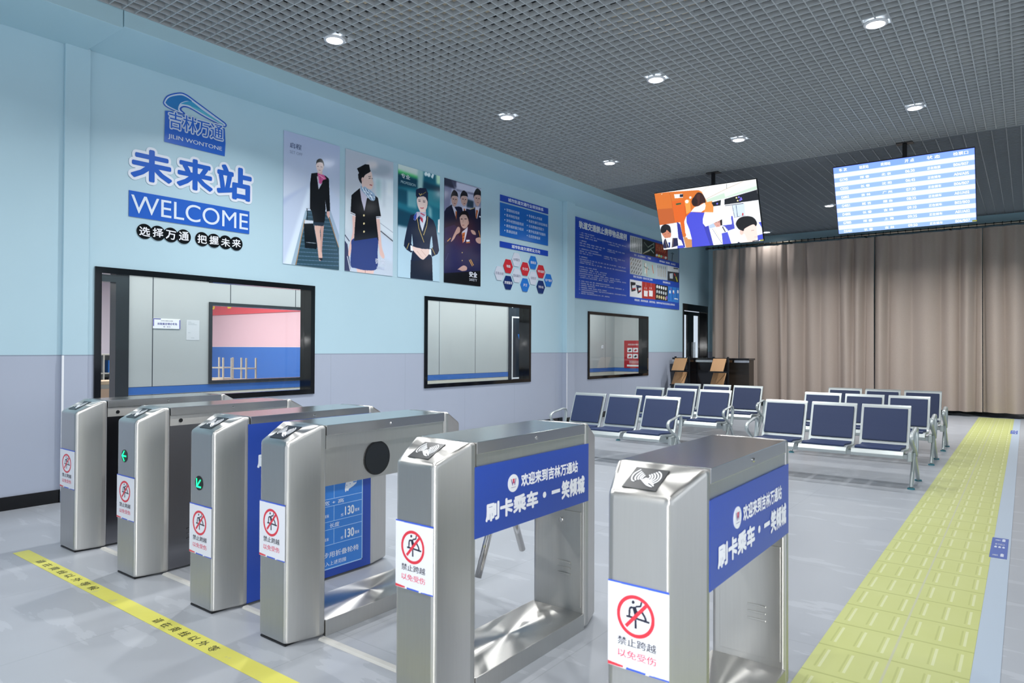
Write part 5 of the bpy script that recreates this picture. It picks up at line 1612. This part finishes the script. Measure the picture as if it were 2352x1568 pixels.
        obj('logo_line', bm, ink('#8f8fb4'), lgd)
        lettering('欢迎来到吉林万通站', 0.296, 0.152, 0.745, 0.207, 0.0055, ink('#f2f4fb'), sg, 0.035)
        lettering('刷卡乘车', 0.062, 0.05, 0.42, 0.125, 0.0055, ink('#f2f4fb'), sg, 0.05)
        lettering('•', 0.455, 0.078, 0.483, 0.106, 0.0055, ink('#f2f4fb'), sg, 0.0, 'dot')
        lettering('一', 0.525, 0.084, 0.593, 0.1, 0.0055, ink('#f2f4fb'), sg, 0.03, 'dash')
        lettering('笑倾城', 0.605, 0.045, 0.808, 0.13, 0.0055, ink('#f2f4fb'), sg, 0.045)
    if typ == 'hub':
        bm = bmesh.new()
        cyl(bm, (HW - ins - 0.001, 0.51, 0.785), (HW - ins + 0.004, 0.51, 0.785), 0.085, n=40)
        hb = obj('hub_cap', bm, M['black'], t)
        bm = bmesh.new()
        cyl(bm, (HW - ins + 0.0045, 0.51, 0.785), (HW - ins + 0.005, 0.51, 0.785), 0.078, n=40)
        obj('hub_face', bm, M['reader'], hb)
    if typ == 'board':
        bd = obj('info_board', bx(0, 0.83, 0, 0.925, 0, 0.004), M['signblue'], t)
        bd.matrix_local = Matrix.Translation((HW - 0.003, 0.17, 0.014)) @ ON_WALL
        obj('inset', bx(0.13, 0.765, 0.045, 0.58, 0.004, 0.0052), M['insetblue'], bd)
        bm = bmesh.new()
        g_ = 0.006
        for a in ((0.13, 0.765, 0.045, 0.045 + g_), (0.13, 0.765, 0.58 - g_, 0.58), (0.13, 0.13 + g_, 0.045, 0.58), (0.765 - g_, 0.765, 0.045, 0.58)):
            box(bm, a[0], a[1], a[2], a[3], 0.0045, 0.0062)
        for z_ in (0.447, 0.405, 0.317, 0.272, 0.183):
            box(bm, 0.13, 0.765, z_, z_ + 0.003, 0.0045, 0.006)
        for a in ((0.45, 0.58), (0.317, 0.405), (0.183, 0.272)):
            box(bm, 0.55, 0.553, a[0], a[1], 0.0045, 0.006)
        obj('table_lines', bm, ink('#a8cdf2'), bd)
        W_ = ink('#e6effa')
        lettering('欢迎来到吉林万通站', 0.296, 0.795, 0.745, 0.845, 0.0055, W_, bd, 0.035)
        lettering('刷卡乘车', 0.052, 0.69, 0.42, 0.765, 0.0055, W_, bd, 0.05)
        lettering('一笑倾城', 0.46, 0.69, 0.808, 0.765, 0.0055, W_, bd, 0.045)
        lettering('动车组列车', 0.612, 0.548, 0.735, 0.57, 0.0068, W_, bd, 0.02)
        lettering('长 + 宽 + 高', 0.37, 0.414, 0.622, 0.44, 0.0068, W_, bd, 0.015)
        for z_ in (0.335, 0.201):
            lettering('130', 0.63, z_, 0.7, z_ + 0.052, 0.0068, W_, bd, 0.03)
            lettering('≤', 0.6, z_, 0.618, z_ + 0.016, 0.0068, W_, bd, 0)
            lettering('厘米', 0.705, z_ + 0.008, 0.74, z_ + 0.028, 0.0068, W_, bd, 0.02)
            lettering('厘米', 0.48, z_ + 0.008, 0.515, z_ + 0.028, 0.0068, W_, bd, 0.02)
        lettering('长度', 0.52, 0.281, 0.59, 0.309, 0.0068, W_, bd, 0.015)
        lettering('代步用折叠轮椅', 0.43, 0.11, 0.735, 0.145, 0.0068, W_, bd, 0.02)
        lettering('不列入上述范围', 0.43, 0.065, 0.64, 0.09, 0.0068, W_, bd, 0.015)
        # train pictogram
        P = [Vector((x_, y_, 0.0068)) for x_, y_ in ((0.628, 0.486), (0.634, 0.47), (0.642, 0.48), (0.652, 0.474), (0.66, 0.487), (0.69, 0.498), (0.715, 0.512), (0.718, 0.53), (0.69, 0.54), (0.67, 0.55), (0.648, 0.545), (0.634, 0.525))]
        me = bpy.data.meshes.new('train_pictogram')
        me.from_pydata([tuple(q) for q in P], [], [tuple(i) for i in tessellate_polygon([P])])
        tp = link('train_pictogram', me, W_, bd)
        bm = bmesh.new()
        box(bm, 0.645, 0.652, 0.53, 0.537, 0.007, 0.0075); box(bm, 0.657, 0.664, 0.534, 0.541, 0.007, 0.0075)
        box(bm, 0.69, 0.714, 0.519, 0.525, 0.007, 0.0075); box(bm, 0.64, 0.645, 0.508, 0.513, 0.007, 0.0075); box(bm, 0.665, 0.67, 0.513, 0.518, 0.007, 0.0075)
        obj('train_window', bm, M['insetblue'], tp)
    if typ == 'panel':
        bm = bmesh.new()
        cyl(bm, (HW - 0.009, 0.25, 0.897), (HW - 0.006, 0.25, 0.897), 0.012)
        obj('sensor', bm, M['black'], t)
        for k in range(3):
            obj('louvre', bx(HW - ins, HW - ins + 0.006, 0.3, 0.38, 0.17 + k * 0.03, 0.178 + k * 0.03), M['steel_dark'], t, bevel=0.002)
    return t

T1 = turnstile('nearest steel turnstile with a blue sign, beside the yellow strip', -0.916, 'sign', 0.517)
T2 = turnstile('second steel turnstile from the yellow strip, blue sign and two hanging arms', -1.84, 'sign', 0.555)
T3 = turnstile('open steel turnstile with a dark round cap on its beam', -2.75, 'hub', 0.505)
T4 = turnstile('steel turnstile with a green diagonal arrow and tall blue board', -3.375, 'board', 0.405, math.radians(45), 0.642, 0.108)
T5 = turnstile('steel turnstile with a green left arrow and closed dark side', -4.215, 'panel', 0.456, 0.0, 0.698, 0.112)
T6 = turnstile('steel turnstile closest to the left wall, no arrow, lit edge', -5.06, 'panel', 0.532, None, 0.7, 0.118)

# tripod of the second turnstile (on its left side)
hub = Vector((-HW - 0.02, 0.76, 0.72))
bm = bmesh.new()
cyl(bm, (-HW + 0.006, 0.76, 0.75), (-HW - 0.05, 0.76, 0.715), 0.06, 0.045, 24)
hb = obj('tripod_hub', bm, M['chrome'], T2)
for e_ in ((-0.21, 0.625, 0.27), (-0.21, 0.975, 0.32), (-0.6, 0.76, 0.73)):
    bm = bmesh.new()
    cyl(bm, hub, e_, 0.0165, n=18)
    obj('tripod_arm', bm, M['chrome'], T2, True)

# floor cable covers between the posts
def cover(x0, x1, label):
    bm = bmesh.new()
    pr = [(-0.022, 0), (-0.012, 0.008), (0.012, 0.008), (0.022, 0)]
    a = [bm.verts.new((x0, 1.99 + p_[0], p_[1] + 0.0005)) for p_ in pr]
    b = [bm.verts.new((x1, 1.99 + p_[0], p_[1] + 0.0005)) for p_ in pr]
    for i in range(4):
        bm.faces.new((a[i], a[(i + 1) % 4], b[(i + 1) % 4], b[i]))
    bm.faces.new(a); bm.faces.new(list(reversed(b)))
    tag(obj('cable_cover', bm, M['cover'], None), label, 'cable cover', 'cable covers on the floor between turnstiles')
cover(-4.9, -4.37, 'grey floor cable cover in front of the turnstile with the left arrow')
cover(-4.06, -3.53, 'grey floor cable cover left of the turnstile with the blue board')
cover(-3.22, -2.905, 'grey floor cable cover left of the open turnstile with round cap')
cover(-2.595, -1.995, 'grey floor cable cover right of the open turnstile with round cap')

# ================================================================== benches
def make_bench():
    t = empty('waiting_bench')
    hw = 0.78
    obj('beam', bx(-hw, hw, -0.3, -0.235, 0.255, 0.305), M['silver'], t, bevel=0.006)
    for s in (-1, 1):
        x = s * hw
        bm = bmesh.new()
        tube(bm, spline([(x, -0.27, 0.335), (x, -0.31, 0.26), (x, -0.42, 0.12), (x, -0.495, 0.012)], 5), 0.018, 0.022, 12)
        lf = obj('leg', bm, M['silver'], t, True)
        bm = bmesh.new()
        cyl(bm, (x, -0.5, 0), (x, -0.5, 0.014), 0.034, 0.03, 20)
        obj('foot_pad', bm, M['foot'], lf)
        bm = bmesh.new()
        tube(bm, spline([(x, -0.265, 0.335), (x, -0.2, 0.26), (x, -0.07, 0.12), (x, 0.035, 0.012)], 5), 0.018, 0.022, 12)
        lf = obj('leg', bm, M['silver'], t, True)
        bm = bmesh.new()
        cyl(bm, (x, 0.04, 0), (x, 0.04, 0.014), 0.034, 0.03, 20)
        obj('foot_pad', bm, M['foot'], lf)
        xa = s * (hw + 0.008)
        bm = bmesh.new()
        tube(bm, spline([(xa, -0.255, 0.3), (xa, -0.33, 0.36), (xa, -0.46, 0.42), (xa, -0.52, 0.475), (xa, -0.485, 0.525), (xa, -0.36, 0.545), (xa, -0.22, 0.565), (xa, -0.165, 0.54), (xa, -0.17, 0.45), (xa, -0.205, 0.335), (xa, -0.24, 0.29)], 5), 0.021, 0.011, 12)
        obj('armrest', bm, M['silver'], t, True)
        bm = bx(x - s * 0.025 - 0.02, x - s * 0.025 + 0.02, -0.4, -0.2, 0.245, 0.335)
        obj('end_plate', bm, M['silver'], t, bevel=0.008)
    for k in range(3):
        cx = (k - 1) * 0.5
        w = 0.228
        # seat and back frame: bent shell profile swept over the width
        st = empty('seat', (cx, 0, 0), 0, t)
        prof = [(0.0, 0.755), (-0.012, 0.74), (-0.055, 0.64), (-0.1, 0.53), (-0.145, 0.42), (-0.17, 0.365), (-0.2, 0.338), (-0.25, 0.333), (-0.4, 0.343), (-0.52, 0.352), (-0.575, 0.343), (-0.592, 0.322), (-0.585, 0.304)]
        def shell(x0, x1, pr, th):
            bm = bmesh.new()
            P = [Vector((0, a, b)) for a, b in pr]
            rows = []
            for i, p_ in enumerate(P):
                d_ = (P[min(i + 1, len(P) - 1)] - P[max(i - 1, 0)]).normalized()
                nn = Vector((0, d_.z, -d_.y))
                rows.append([bm.verts.new(Vector((x, 0, 0)) + p_ + nn * o_) for x, o_ in ((x0, 0), (x1, 0), (x1, th), (x0, th))])
            for a, b in zip(rows, rows[1:]):
                for j in range(4):
                    bm.faces.new((a[j], a[(j + 1) % 4], b[(j + 1) % 4], b[j]))
            bm.faces.new(rows[0]); bm.faces.new(list(reversed(rows[-1])))
            return bm
        obj('seat_shell', shell(-w, w, prof, 0.022), M['silver'], st, bevel=0.004)
        bpr = [(-0.026, 0.722), (-0.06, 0.64), (-0.104, 0.53), (-0.15, 0.42), (-0.158, 0.4)]
        off = lambda pr, a, b: [(y + a, z + b) for y, z in pr]
        obj('back_pad', shell(-w + 0.026, w - 0.026, off(bpr, -0.0215, 0.009), 0.014), M['pad'], st, bevel=0.005)
        spr = [(-0.185, 0.348), (-0.25, 0.3385), (-0.4, 0.348), (-0.52, 0.357), (-0.572, 0.350)]
        obj('seat_pad', shell(-w + 0.026, w - 0.026, off(spr, 0.0, 0.0145), 0.019), M['pad'], st, bevel=0.005)
        obj('bracket', bx(-w + 0.03, w - 0.03, -0.36, -0.21, 0.303, 0.332), M['silver'], st, bevel=0.003)
    return t

def copy_tree(o, parent=None):
    c = o.copy()
    COL.objects.link(c)
    if parent:
        c.parent = parent
    for k in list(o.children):
        copy_tree(k, c)
    return c

SPOTS = [(-1.68, 8.06, 'three seat blue bench, front row beside the yellow strip'), (-1.68, 9.79, 'three seat blue bench, middle row beside the yellow strip'),
         (-1.68, 11.17, 'three seat blue bench, back row beside the yellow strip'), (-4.0, 7.66, 'three seat blue bench, front row on the side of the wall boards'),
         (-4.0, 9.40, 'three seat blue bench, middle row on the side of the wall boards'), (-4.0, 10.80, 'three seat blue bench, back row on the side of the wall boards')]
proto = make_bench()
for i, (x, y, label) in enumerate(SPOTS):
    b = proto if i == 0 else copy_tree(proto)
    b.location = (x, y, 0)
    tag(b, label, 'bench', 'rows of waiting benches')

# ================================================================== hanging screens
def screen(label, cx, key):
    w, h, d = 1.6, 0.93, 0.05
    t = thing('hanging_screen', label, 'screen', (cx, 10.40, CZ))
    tilt = math.radians(22.5)
    bm = bmesh.new()
    box(bm, -0.1, 0.1, -0.06, 0.06, -0.012, -0.002)
    obj('ceiling_plate', bm, M['bracket'], t, bevel=0.003)
    obj('pole', bx(-0.026, 0.026, -0.02, 0.02, -0.80, -0.012), M['bracket'], t, bevel=0.004)
    body = empty('display', (0, -0.245, -0.725), 0, t)
    body.rotation_euler = (tilt, 0, 0)
    R_ = Matrix.Translation((0, -0.255, -0.725)) @ Matrix.Rotation(-tilt, 4, 'X')
    # top of the screen leans towards the viewer
    R_ = Matrix.Translation((0, -0.255, -0.725)) @ Matrix.Rotation(tilt, 4, 'X')
    body.matrix_local = R_
    bm = bx(-w / 2, w / 2, 0.0, d, -h / 2, h / 2)
    obj('housing', bm, M['bracket'], body, bevel=0.006)
    obj('mount', bx(-0.12, 0.12, d + 0.001, d + 0.05, -0.12, 0.2), M['bracket'], body, bevel=0.004)
    if key == 'video':
        sc = picture('picture_panel', w - 0.012, h - 0.014, 300, 176, ART['video'][0], M['screen'], body, 0.002)
    else:
        ops = [('g', [(0, '#7ea4ea'), (1, '#7ea4ea')])]
        H_ = 0.093
        R0 = (1 - H_) / 14
        for k in range(14):
            v0 = H_ + k * R0
            c_ = '#dcecfa' if k % 2 == 0 else '#92b4ee'
            ops.append(('p', c_, [(0, v0), (1, v0), (1, v0 + R0), (0, v0 + R0)]))
        ops += [('l', '#3848e0', 1.5, [(0, 0.002), (1, 0.002)]), ('l', '#3848e0', 1.5, [(0.9985, 0), (0.9985, 1)]), ('l', '#3848e0', 1.2, [(0.0015, 0), (0.0015, 1)])]
        sc = picture('picture_panel', w - 0.012, h - 0.014, 220, 180, ops, M['board_screen'], body, 0.002)
        W_, Hh = w - 0.012, h - 0.014
        cols = (0.075, 0.235, 0.395, 0.565, 0.73, 0.91)
        wid = (0.062, 0.07, 0.07, 0.066, 0.09, 0.098)
        def row(vals, v0, v1, mm):
            for cxx, ww, s in zip(cols, wid, vals):
                if s:
                    lettering(s, (cxx - ww / 2) * W_, (1 - v1) * Hh, (cxx + ww / 2) * W_, (1 - v0) * Hh, 0.0035, mm, sc, 0.02)
        row(('车 次', '始发站', '终到站', '开 点', '状 态', '检票口'), 0.022, 0.07, M['ledtext'])
        A = [('G1745', '珲 春', '北 京', '06:30', '正在检票', 'B06/B07'), ('C5332', '长 春', '沈 阳', '06:45', '正在候车', 'A04/A05'), ('G6802', '吉 林', '广 州', '07:30', '正在候车', 'B06/B07'),
             ('G4051', '延 吉', '烟 台', '08:35', '正在候车', 'A01/A02'), ('D4805', '长 春', '吉 林', '09:10', '正在候车', 'B02/B03'), ('G7885', '珲 春', '上 海', '09:35', '正在候车', 'A01/A02'), ('D5401', '长 春', '吉 林', '09:50', '正在候车', 'B06/B07')]
        B = [('G2601', '长 春', '上 海', '06:17', '停止检票', 'A10/A11'), ('D4021', '延 吉', '大 连', '06:35', '正在检票', 'A01/A02'), ('C3081', '长 春', '哈尔滨', '07:15', '正在候车', 'B01/B08'), ('D7841', '四 平', '天 津', '08:05', '正在候车', 'A01/A03'),
             ('C1081', '长 春', '长 春', '08:55', '正在候车', 'A01/A04'), ('C2032', '通 化', '北 京', '09:20', '正在候车', 'A06/A07'), ('C3061', '敦 化', '大 连', '09:45', '正在候车', 'A04/A05')]
        for k in range(14):
            v0 = H_ + k * R0
            row((B if k % 2 == 0 else A)[k // 2], v0 + R0 * 0.2, v0 + R0 * 0.8, M['ledtext'])
    sc.matrix_local = Matrix.Translation((-(w - 0.012) / 2, -0.001, -(h - 0.014) / 2)) @ FACING
    lb = obj('energy_label', bx(w / 2 - 0.05, w / 2, -0.0045, -0.0035, -h / 2 + 0.01, -h / 2 + 0.03), M['yellowtag'], body)
    return t
screen('ceiling hung screen showing an attendant in a blue waistcoat', -3.925, 'video')
screen('ceiling hung departure board with blue and white rows', -1.305, 'times')

# ================================================================== downlights
def downlight(x, y, label, watts=HALL_W):
    t = thing('downlight', label, 'lamp', (x, y, CZ), 0, 'round white ceiling downlights')
    bm = bmesh.new()
    nn = 28
    R1, R2 = 0.095, 0.072
    v = []
    for j in range(nn):
        a = 2 * math.pi * j / nn
        v.append([bm.verts.new((r * math.cos(a), r * math.sin(a), z)) for r, z in ((R1, 0.0), (R1, -0.01), (R2, -0.016), (R2, 0.0))])
    for j in range(nn):
        a, b = v[j], v[(j + 1) % nn]
        for k in range(4):
            bm.faces.new((a[k], b[k], b[(k + 1) % 4], a[(k + 1) % 4]))
    obj('trim_ring', bm, M['lampring'], t, True)
    bm = bmesh.new()
    cyl(bm, (0, 0, -0.004), (0, 0, -0.012), 0.071, n=28)
    obj('lens', bm, M['lens'], t)
    l = area('lamp_light', (0, 0, -0.03), 0.14, 0.14, watts, col=(1.0, 0.995, 0.985), spread=140, disk=True, parent=t)
    return t
names = {(-4.95, 3.89): 'ceiling downlight nearest the first portrait poster', (-4.95, 6.43): 'ceiling downlight above the dark poster, beside the wall',
         (-4.95, 8.93): 'ceiling downlight above the hexagons, beside the wall', (-3.03, 6.43): 'middle row downlight nearest the camera in view',
         (-3.03, 8.93): 'middle row downlight just before the hanging screens', (-1.02, 6.43): 'downlight of the right row nearest the camera in view',
         (-1.02, 8.93): 'downlight of the right row just before the departure board', (-3.03, 14.07): 'downlight between the two hanging screens, far ceiling',
         (-4.9, 16.4): 'farthest downlight beside the video screen, close to the curtain'}
def lamp_watts(x, y):
    fx = {-4.95: 1.6, -3.03: 1.1, -1.02: 0.75, 1.0: 0.3, 2.6: 0.2}[x]
    fy = {-3.7: 0.2, -1.17: 0.3, 1.36: 0.5, 14.07: 2.2, 16.4: 0.1}.get(y, 1.0)
    if y == 14.07:
        fx = 1.1
    if (x, y) == (-4.95, 3.89):
        fx = 2.2
    if (x, y) == (-3.03, 1.36):
        fy = 0.9
    return HALL_W * fx * fy
for y in (-3.7, -1.17, 1.36, 3.89, 6.43, 8.93, 14.07, 16.4):
    for x in (-4.95, -3.03, -1.02, 1.0, 2.6):
        xx = -4.9 if (y == 16.4 and x == -4.95) else x
        if y == 16.4 and x != -4.95:
            continue
        k = (xx, y)
        if k in names:
            downlight(xx, y, names[k], lamp_watts(x, y))
        else:
            side = 'behind the camera' if y < 3 else 'outside the photograph'
            area('hall_lamp', (xx, y, CZ - 0.03), 0.14, 0.14, lamp_watts(x, y), col=(1.0, 0.995, 0.985), spread=140, disk=True)

# ================================================================== curtain and rail
def curtain(x0, x1, label, seed):
    rnd = random.Random(seed)
    n = max(2, int((x1 - x0) / 0.014))
    zs = [3.80, 3.72, 3.55, 3.2, 2.6, 1.8, 1.0, 0.1]
    ctr, x = [], x0
    while x < x1 + 0.4:                       # irregular pleats: centre, half width, depth
        wd = rnd.uniform(0.1, 0.26)
        ctr.append((x + wd, wd, rnd.uniform(0.1, 0.22), rnd.uniform(-0.05, 0.05)))
        x += 2 * wd
    vs, fs = [], []
    for z in zs:
        t_ = 0.4 + 0.6 * min(1, (3.8 - z) / 0.9)
        for i in range(n + 1):
            x = x0 + (x1 - x0) * i / n
            y = 0.0
            for c, wd, dp, dr in ctr:
                q = (x - c - dr * (3.8 - z) / 3.8) / wd
                if abs(q) < 1:
                    y -= dp * (math.cos(math.pi * q) * 0.5 + 0.5) ** 0.55
            y = 16.66 + y * t_ + 0.012 * math.sin(9 * x + z * 0.5) + 0.016 * (1 - t_) * math.sin(44 * x)
            vs.append((x, y, z))
    for r in range(len(zs) - 1):
        for i in range(n):
            a = r * (n + 1) + i
            fs.append((a, a + 1, a + n + 2, a + n + 1))
    me = bpy.data.meshes.new('curtain')
    me.from_pydata(vs, [], fs)
    o = link('curtain', me, M['curtain'], None, True)
    return tag(o, label, 'curtain', 'taupe curtains across the far wall')
n = N('curtain_cloth', 0.85, 0.1)
v, p = n.pos()
c = n.mix(n.noise(v, 220, 2, (1, 1, 0.4)), '#a3958c', '#b8aaa0')
M['curtain'] = n.out(c)
curtain(-6.3, -5.64, 'narrow taupe curtain at the left end, behind the dark counter', 3)
curtain(-5.63, -2.67, 'wide taupe curtain below the gap between the two screens', 5)
curtain(-2.66, -0.73, 'taupe curtain below the departure board', 8)
curtain(-0.72, 2.0, 'taupe curtain at the right edge, ending over the yellow strip', 11)
t = thing('curtain_rail', 'long dark metal curtain rail below the far ceiling', 'rail', (-6.4, 16.62, 3.86))
bm = bmesh.new()
cyl(bm, (0, 0, 0), (8.6, 0, 0), 0.022, n=12)
obj('tube', bm, M['bronze'], t, True)
bm = bmesh.new()
cyl(bm, (-0.06, 0, 0), (0.0, 0, 0), 0.035, 0.03, n=14)
obj('finial', bm, M['mullion'], t)
for k in range(6):
    obj('rail_bracket', bx(0.3 + k * 1.6, 0.33 + k * 1.6, 0.02, 0.38, -0.012, 0.012), M['mullion'], t)
bm = bmesh.new()
for k in range(60):
    cyl(bm, (0.12 + k * 0.14, 0, 0), (0.132 + k * 0.14, 0, 0), 0.034, n=12)
obj('ring', bm, M['mullion'], t)

# ================================================================== counter and brochure racks by the far door
t = thing('reception_counter', 'dark stone reception counter in the far left corner', 'counter', (-6.55, 14.9, 0))
obj('front_panel', bx(0.0, 1.24, 0, 0.05, 0.0, 1.1), M['counter'], t, bevel=0.004)
obj('top_shelf', bx(-0.02, 1.75, -0.06, 0.34, 1.1, 1.14), M['counter'], t, bevel=0.006)
obj('edge_strip', bx(-0.02, 1.75, -0.066, -0.061, 1.045, 1.095), M['chrome'], t)
obj('side_cabinet', bx(1.26, 1.73, 0.0, 0.32, 0.0, 1.1), M['counterwood'], t, bevel=0.006)
obj('cabinet_trim', bx(1.242, 1.258, -0.01, 0.03, 0.0, 1.1), M['chrome'], t)
obj('inner_body', bx(0.0, 1.24, 0.06, 0.3, 0.0, 1.05), M['counter'], t)
def rack(label, x):
    t = thing('brochure_rack', label, 'rack', (x, 14.5, 0), 0, 'brochure racks before the counter')
    for s in (-1, 1):
        obj('upright', bx(s * 0.16 - 0.02, s * 0.16 + 0.02, 0.14, 0.18, 0, 1.17), M['bracket'], t, bevel=0.003)
    for k, z in enumerate((0.86, 0.55, 0.24)):
        bm = bmesh.new()
        q = [(-0.145, -0.1, z), (0.145, -0.1, z), (0.145, 0.1, z + 0.27), (-0.145, 0.1, z + 0.27)]
        a = [bm.verts.new(p_) for p_ in q]
        b = [bm.verts.new((p_[0], p_[1] + 0.012, p_[2] - 0.008)) for p_ in q]
        bm.faces.new(a); bm.faces.new(list(reversed(b)))
        for i in range(4):
            bm.faces.new((a[i], b[i], b[(i + 1) % 4], a[(i + 1) % 4]))
        sh = obj('sloping_shelf', bm, M['wood'], t)
        obj('lip', bx(-0.17, 0.17, -0.13, -0.1, z - 0.03, z), M['bracket'], sh, bevel=0.002)
        obj('shelf_arm', bx(0.147, 0.165, -0.1, 0.14, z - 0.03, z - 0.01), M['bracket'], sh)
        obj('shelf_arm', bx(-0.165, -0.147, -0.1, 0.14, z - 0.03, z - 0.01), M['bracket'], sh)
    return t
rack('brochure rack with sloping wooden shelves against the left wall', -6.25)
rack('brochure rack with sloping wooden shelves at the middle of the counter', -5.36)

# ================================================================== floor markings
n = N('tactile_print', 0.42, 0.35)
v, p = n.pos()
c = n.mix(n.noise(v, 2.5, 3), '#b3b972', '#bec486')
TS = 0.305
row_ = n.math('FRACT', n.math('DIVIDE', n.math('ADD', p[1], 100 * TS), TS))
colw = 0.286
cc_ = n.math('FRACT', n.math('DIVIDE', p[0], colw))
bar = n.math('FRACT', n.math('ADD', n.math('MULTIPLY', cc_, 3.0), 0.0))
inrow = n.band(row_, 0.2, 0.86)
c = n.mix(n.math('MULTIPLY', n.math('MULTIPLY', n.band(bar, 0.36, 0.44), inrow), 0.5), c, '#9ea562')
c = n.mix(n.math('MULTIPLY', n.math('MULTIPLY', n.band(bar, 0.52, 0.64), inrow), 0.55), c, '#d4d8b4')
c = n.mix(n.math('MULTIPLY', n.math('LESS_THAN', row_, 0.035), 0.65), c, '#949b5a')
c = n.mix(n.math('MULTIPLY', n.band(p[0], colw - 0.005, colw + 0.005), 0.8), c, '#b3b59c')
M['tactile'] = n.out(c)
st = thing('tactile_strip', 'long yellow tactile strip of ribbed tiles along the floor', 'floor strip', (-0.760, 1.2, 0))
st.rotation_euler.z = math.radians(0.1)
o = obj('tile_band', bx(0, 0.572, 0, 15.3, 0.0005, 0.003), M['tactile'], st)
b_ = tag(obj('edge_strip', bx(0, 0.098, 0, 15.3, 0.0005, 0.0028), mat('pale_vinyl', '#a6b4c3', 0.45), None), 'pale blue floor strip along the right side of the yellow tiles', 'floor strip')
b_.location = (-0.1875, 1.2, 0)
b_.rotation_euler.z = math.radians(0.1)
def floor_label(x, y, label):
    o = tag(obj('floor_label', bx(0, 0.094, 0, 0.58, 0, 0.0012), mat('label_blue', '#4b62a8', 0.4), None), label, 'floor sticker', 'blue stickers on the pale floor strip')
    o.location = (x, y, 0.003)
    mm = ink('#c8d0e0')
    lettering('先下后上', 0.02, 0.36, 0.078, 0.41, 0.0018, mm, o, 0.02)
    for a, b in ((0.015, 0.05), (0.018, 0.485)):
        lettering('文明候车', a, b, a + 0.032, b + 0.04, 0.0018, mm, o, 0.01)
    for b in (0.045, 0.475):
        bm = bmesh.new()
        vs = [bm.verts.new(q) for q in ((0.058, b, 0.0018), (0.076, b, 0.0018), (0.076, b + 0.07, 0.0018), (0.067, b + 0.085, 0.0018), (0.058, b + 0.07, 0.0018))]
        bm.faces.new(vs)
        obj('arrow_mark', bm, mm, o)
    for k in range(3):
        bm = bmesh.new()
        x_ = 0.02 + k * 0.022
        vs = [bm.verts.new(q) for q in ((x_, 0.28, 0.0018), (x_ + 0.012, 0.28, 0.0018), (x_ + 0.014, 0.31, 0.0018), (x_ + 0.006, 0.335, 0.0018), (x_ - 0.002, 0.31, 0.0018))]
        bm.faces.new(vs)
        obj('figure_mark', bm, mm, o)
    return o
floor_label(-0.205, 5.4, 'blue sticker on the pale strip nearest the turnstiles')
floor_label(-0.231, 13.55, 'blue sticker on the pale strip near the curtain')

n = N('yellow_tape', 0.4, 0.4)
v, p = n.pos()
c = n.mix(n.noise(v, 6, 4), '#cfca58', '#dad86a')
c = n.mix(n.math('MULTIPLY', n.math('GREATER_THAN', n.noise(v, 9, 6), 0.67), 0.5), c, '#b8b890')
tp = tag(obj('floor_tape', bx(-5.24, -1.2, 1.585, 1.675, 0.0004, 0.0014), n.out(c), None), 'yellow printed queue tape across the floor before the turnstiles', 'tape')
for x0, x1 in ((-4.93, -4.06), (-3.42, -2.83)):
    k = 8 if x0 < -4 else 7
    for i, chh in enumerate('请在黄线以外等候'[:k]):
        a = x0 + (x1 - x0) * i / k
        lettering(chh, a, 1.605, a + (x1 - x0) / k * 0.62, 1.655, 0.002, ink('#3a3a1c'), tp, 0.02)
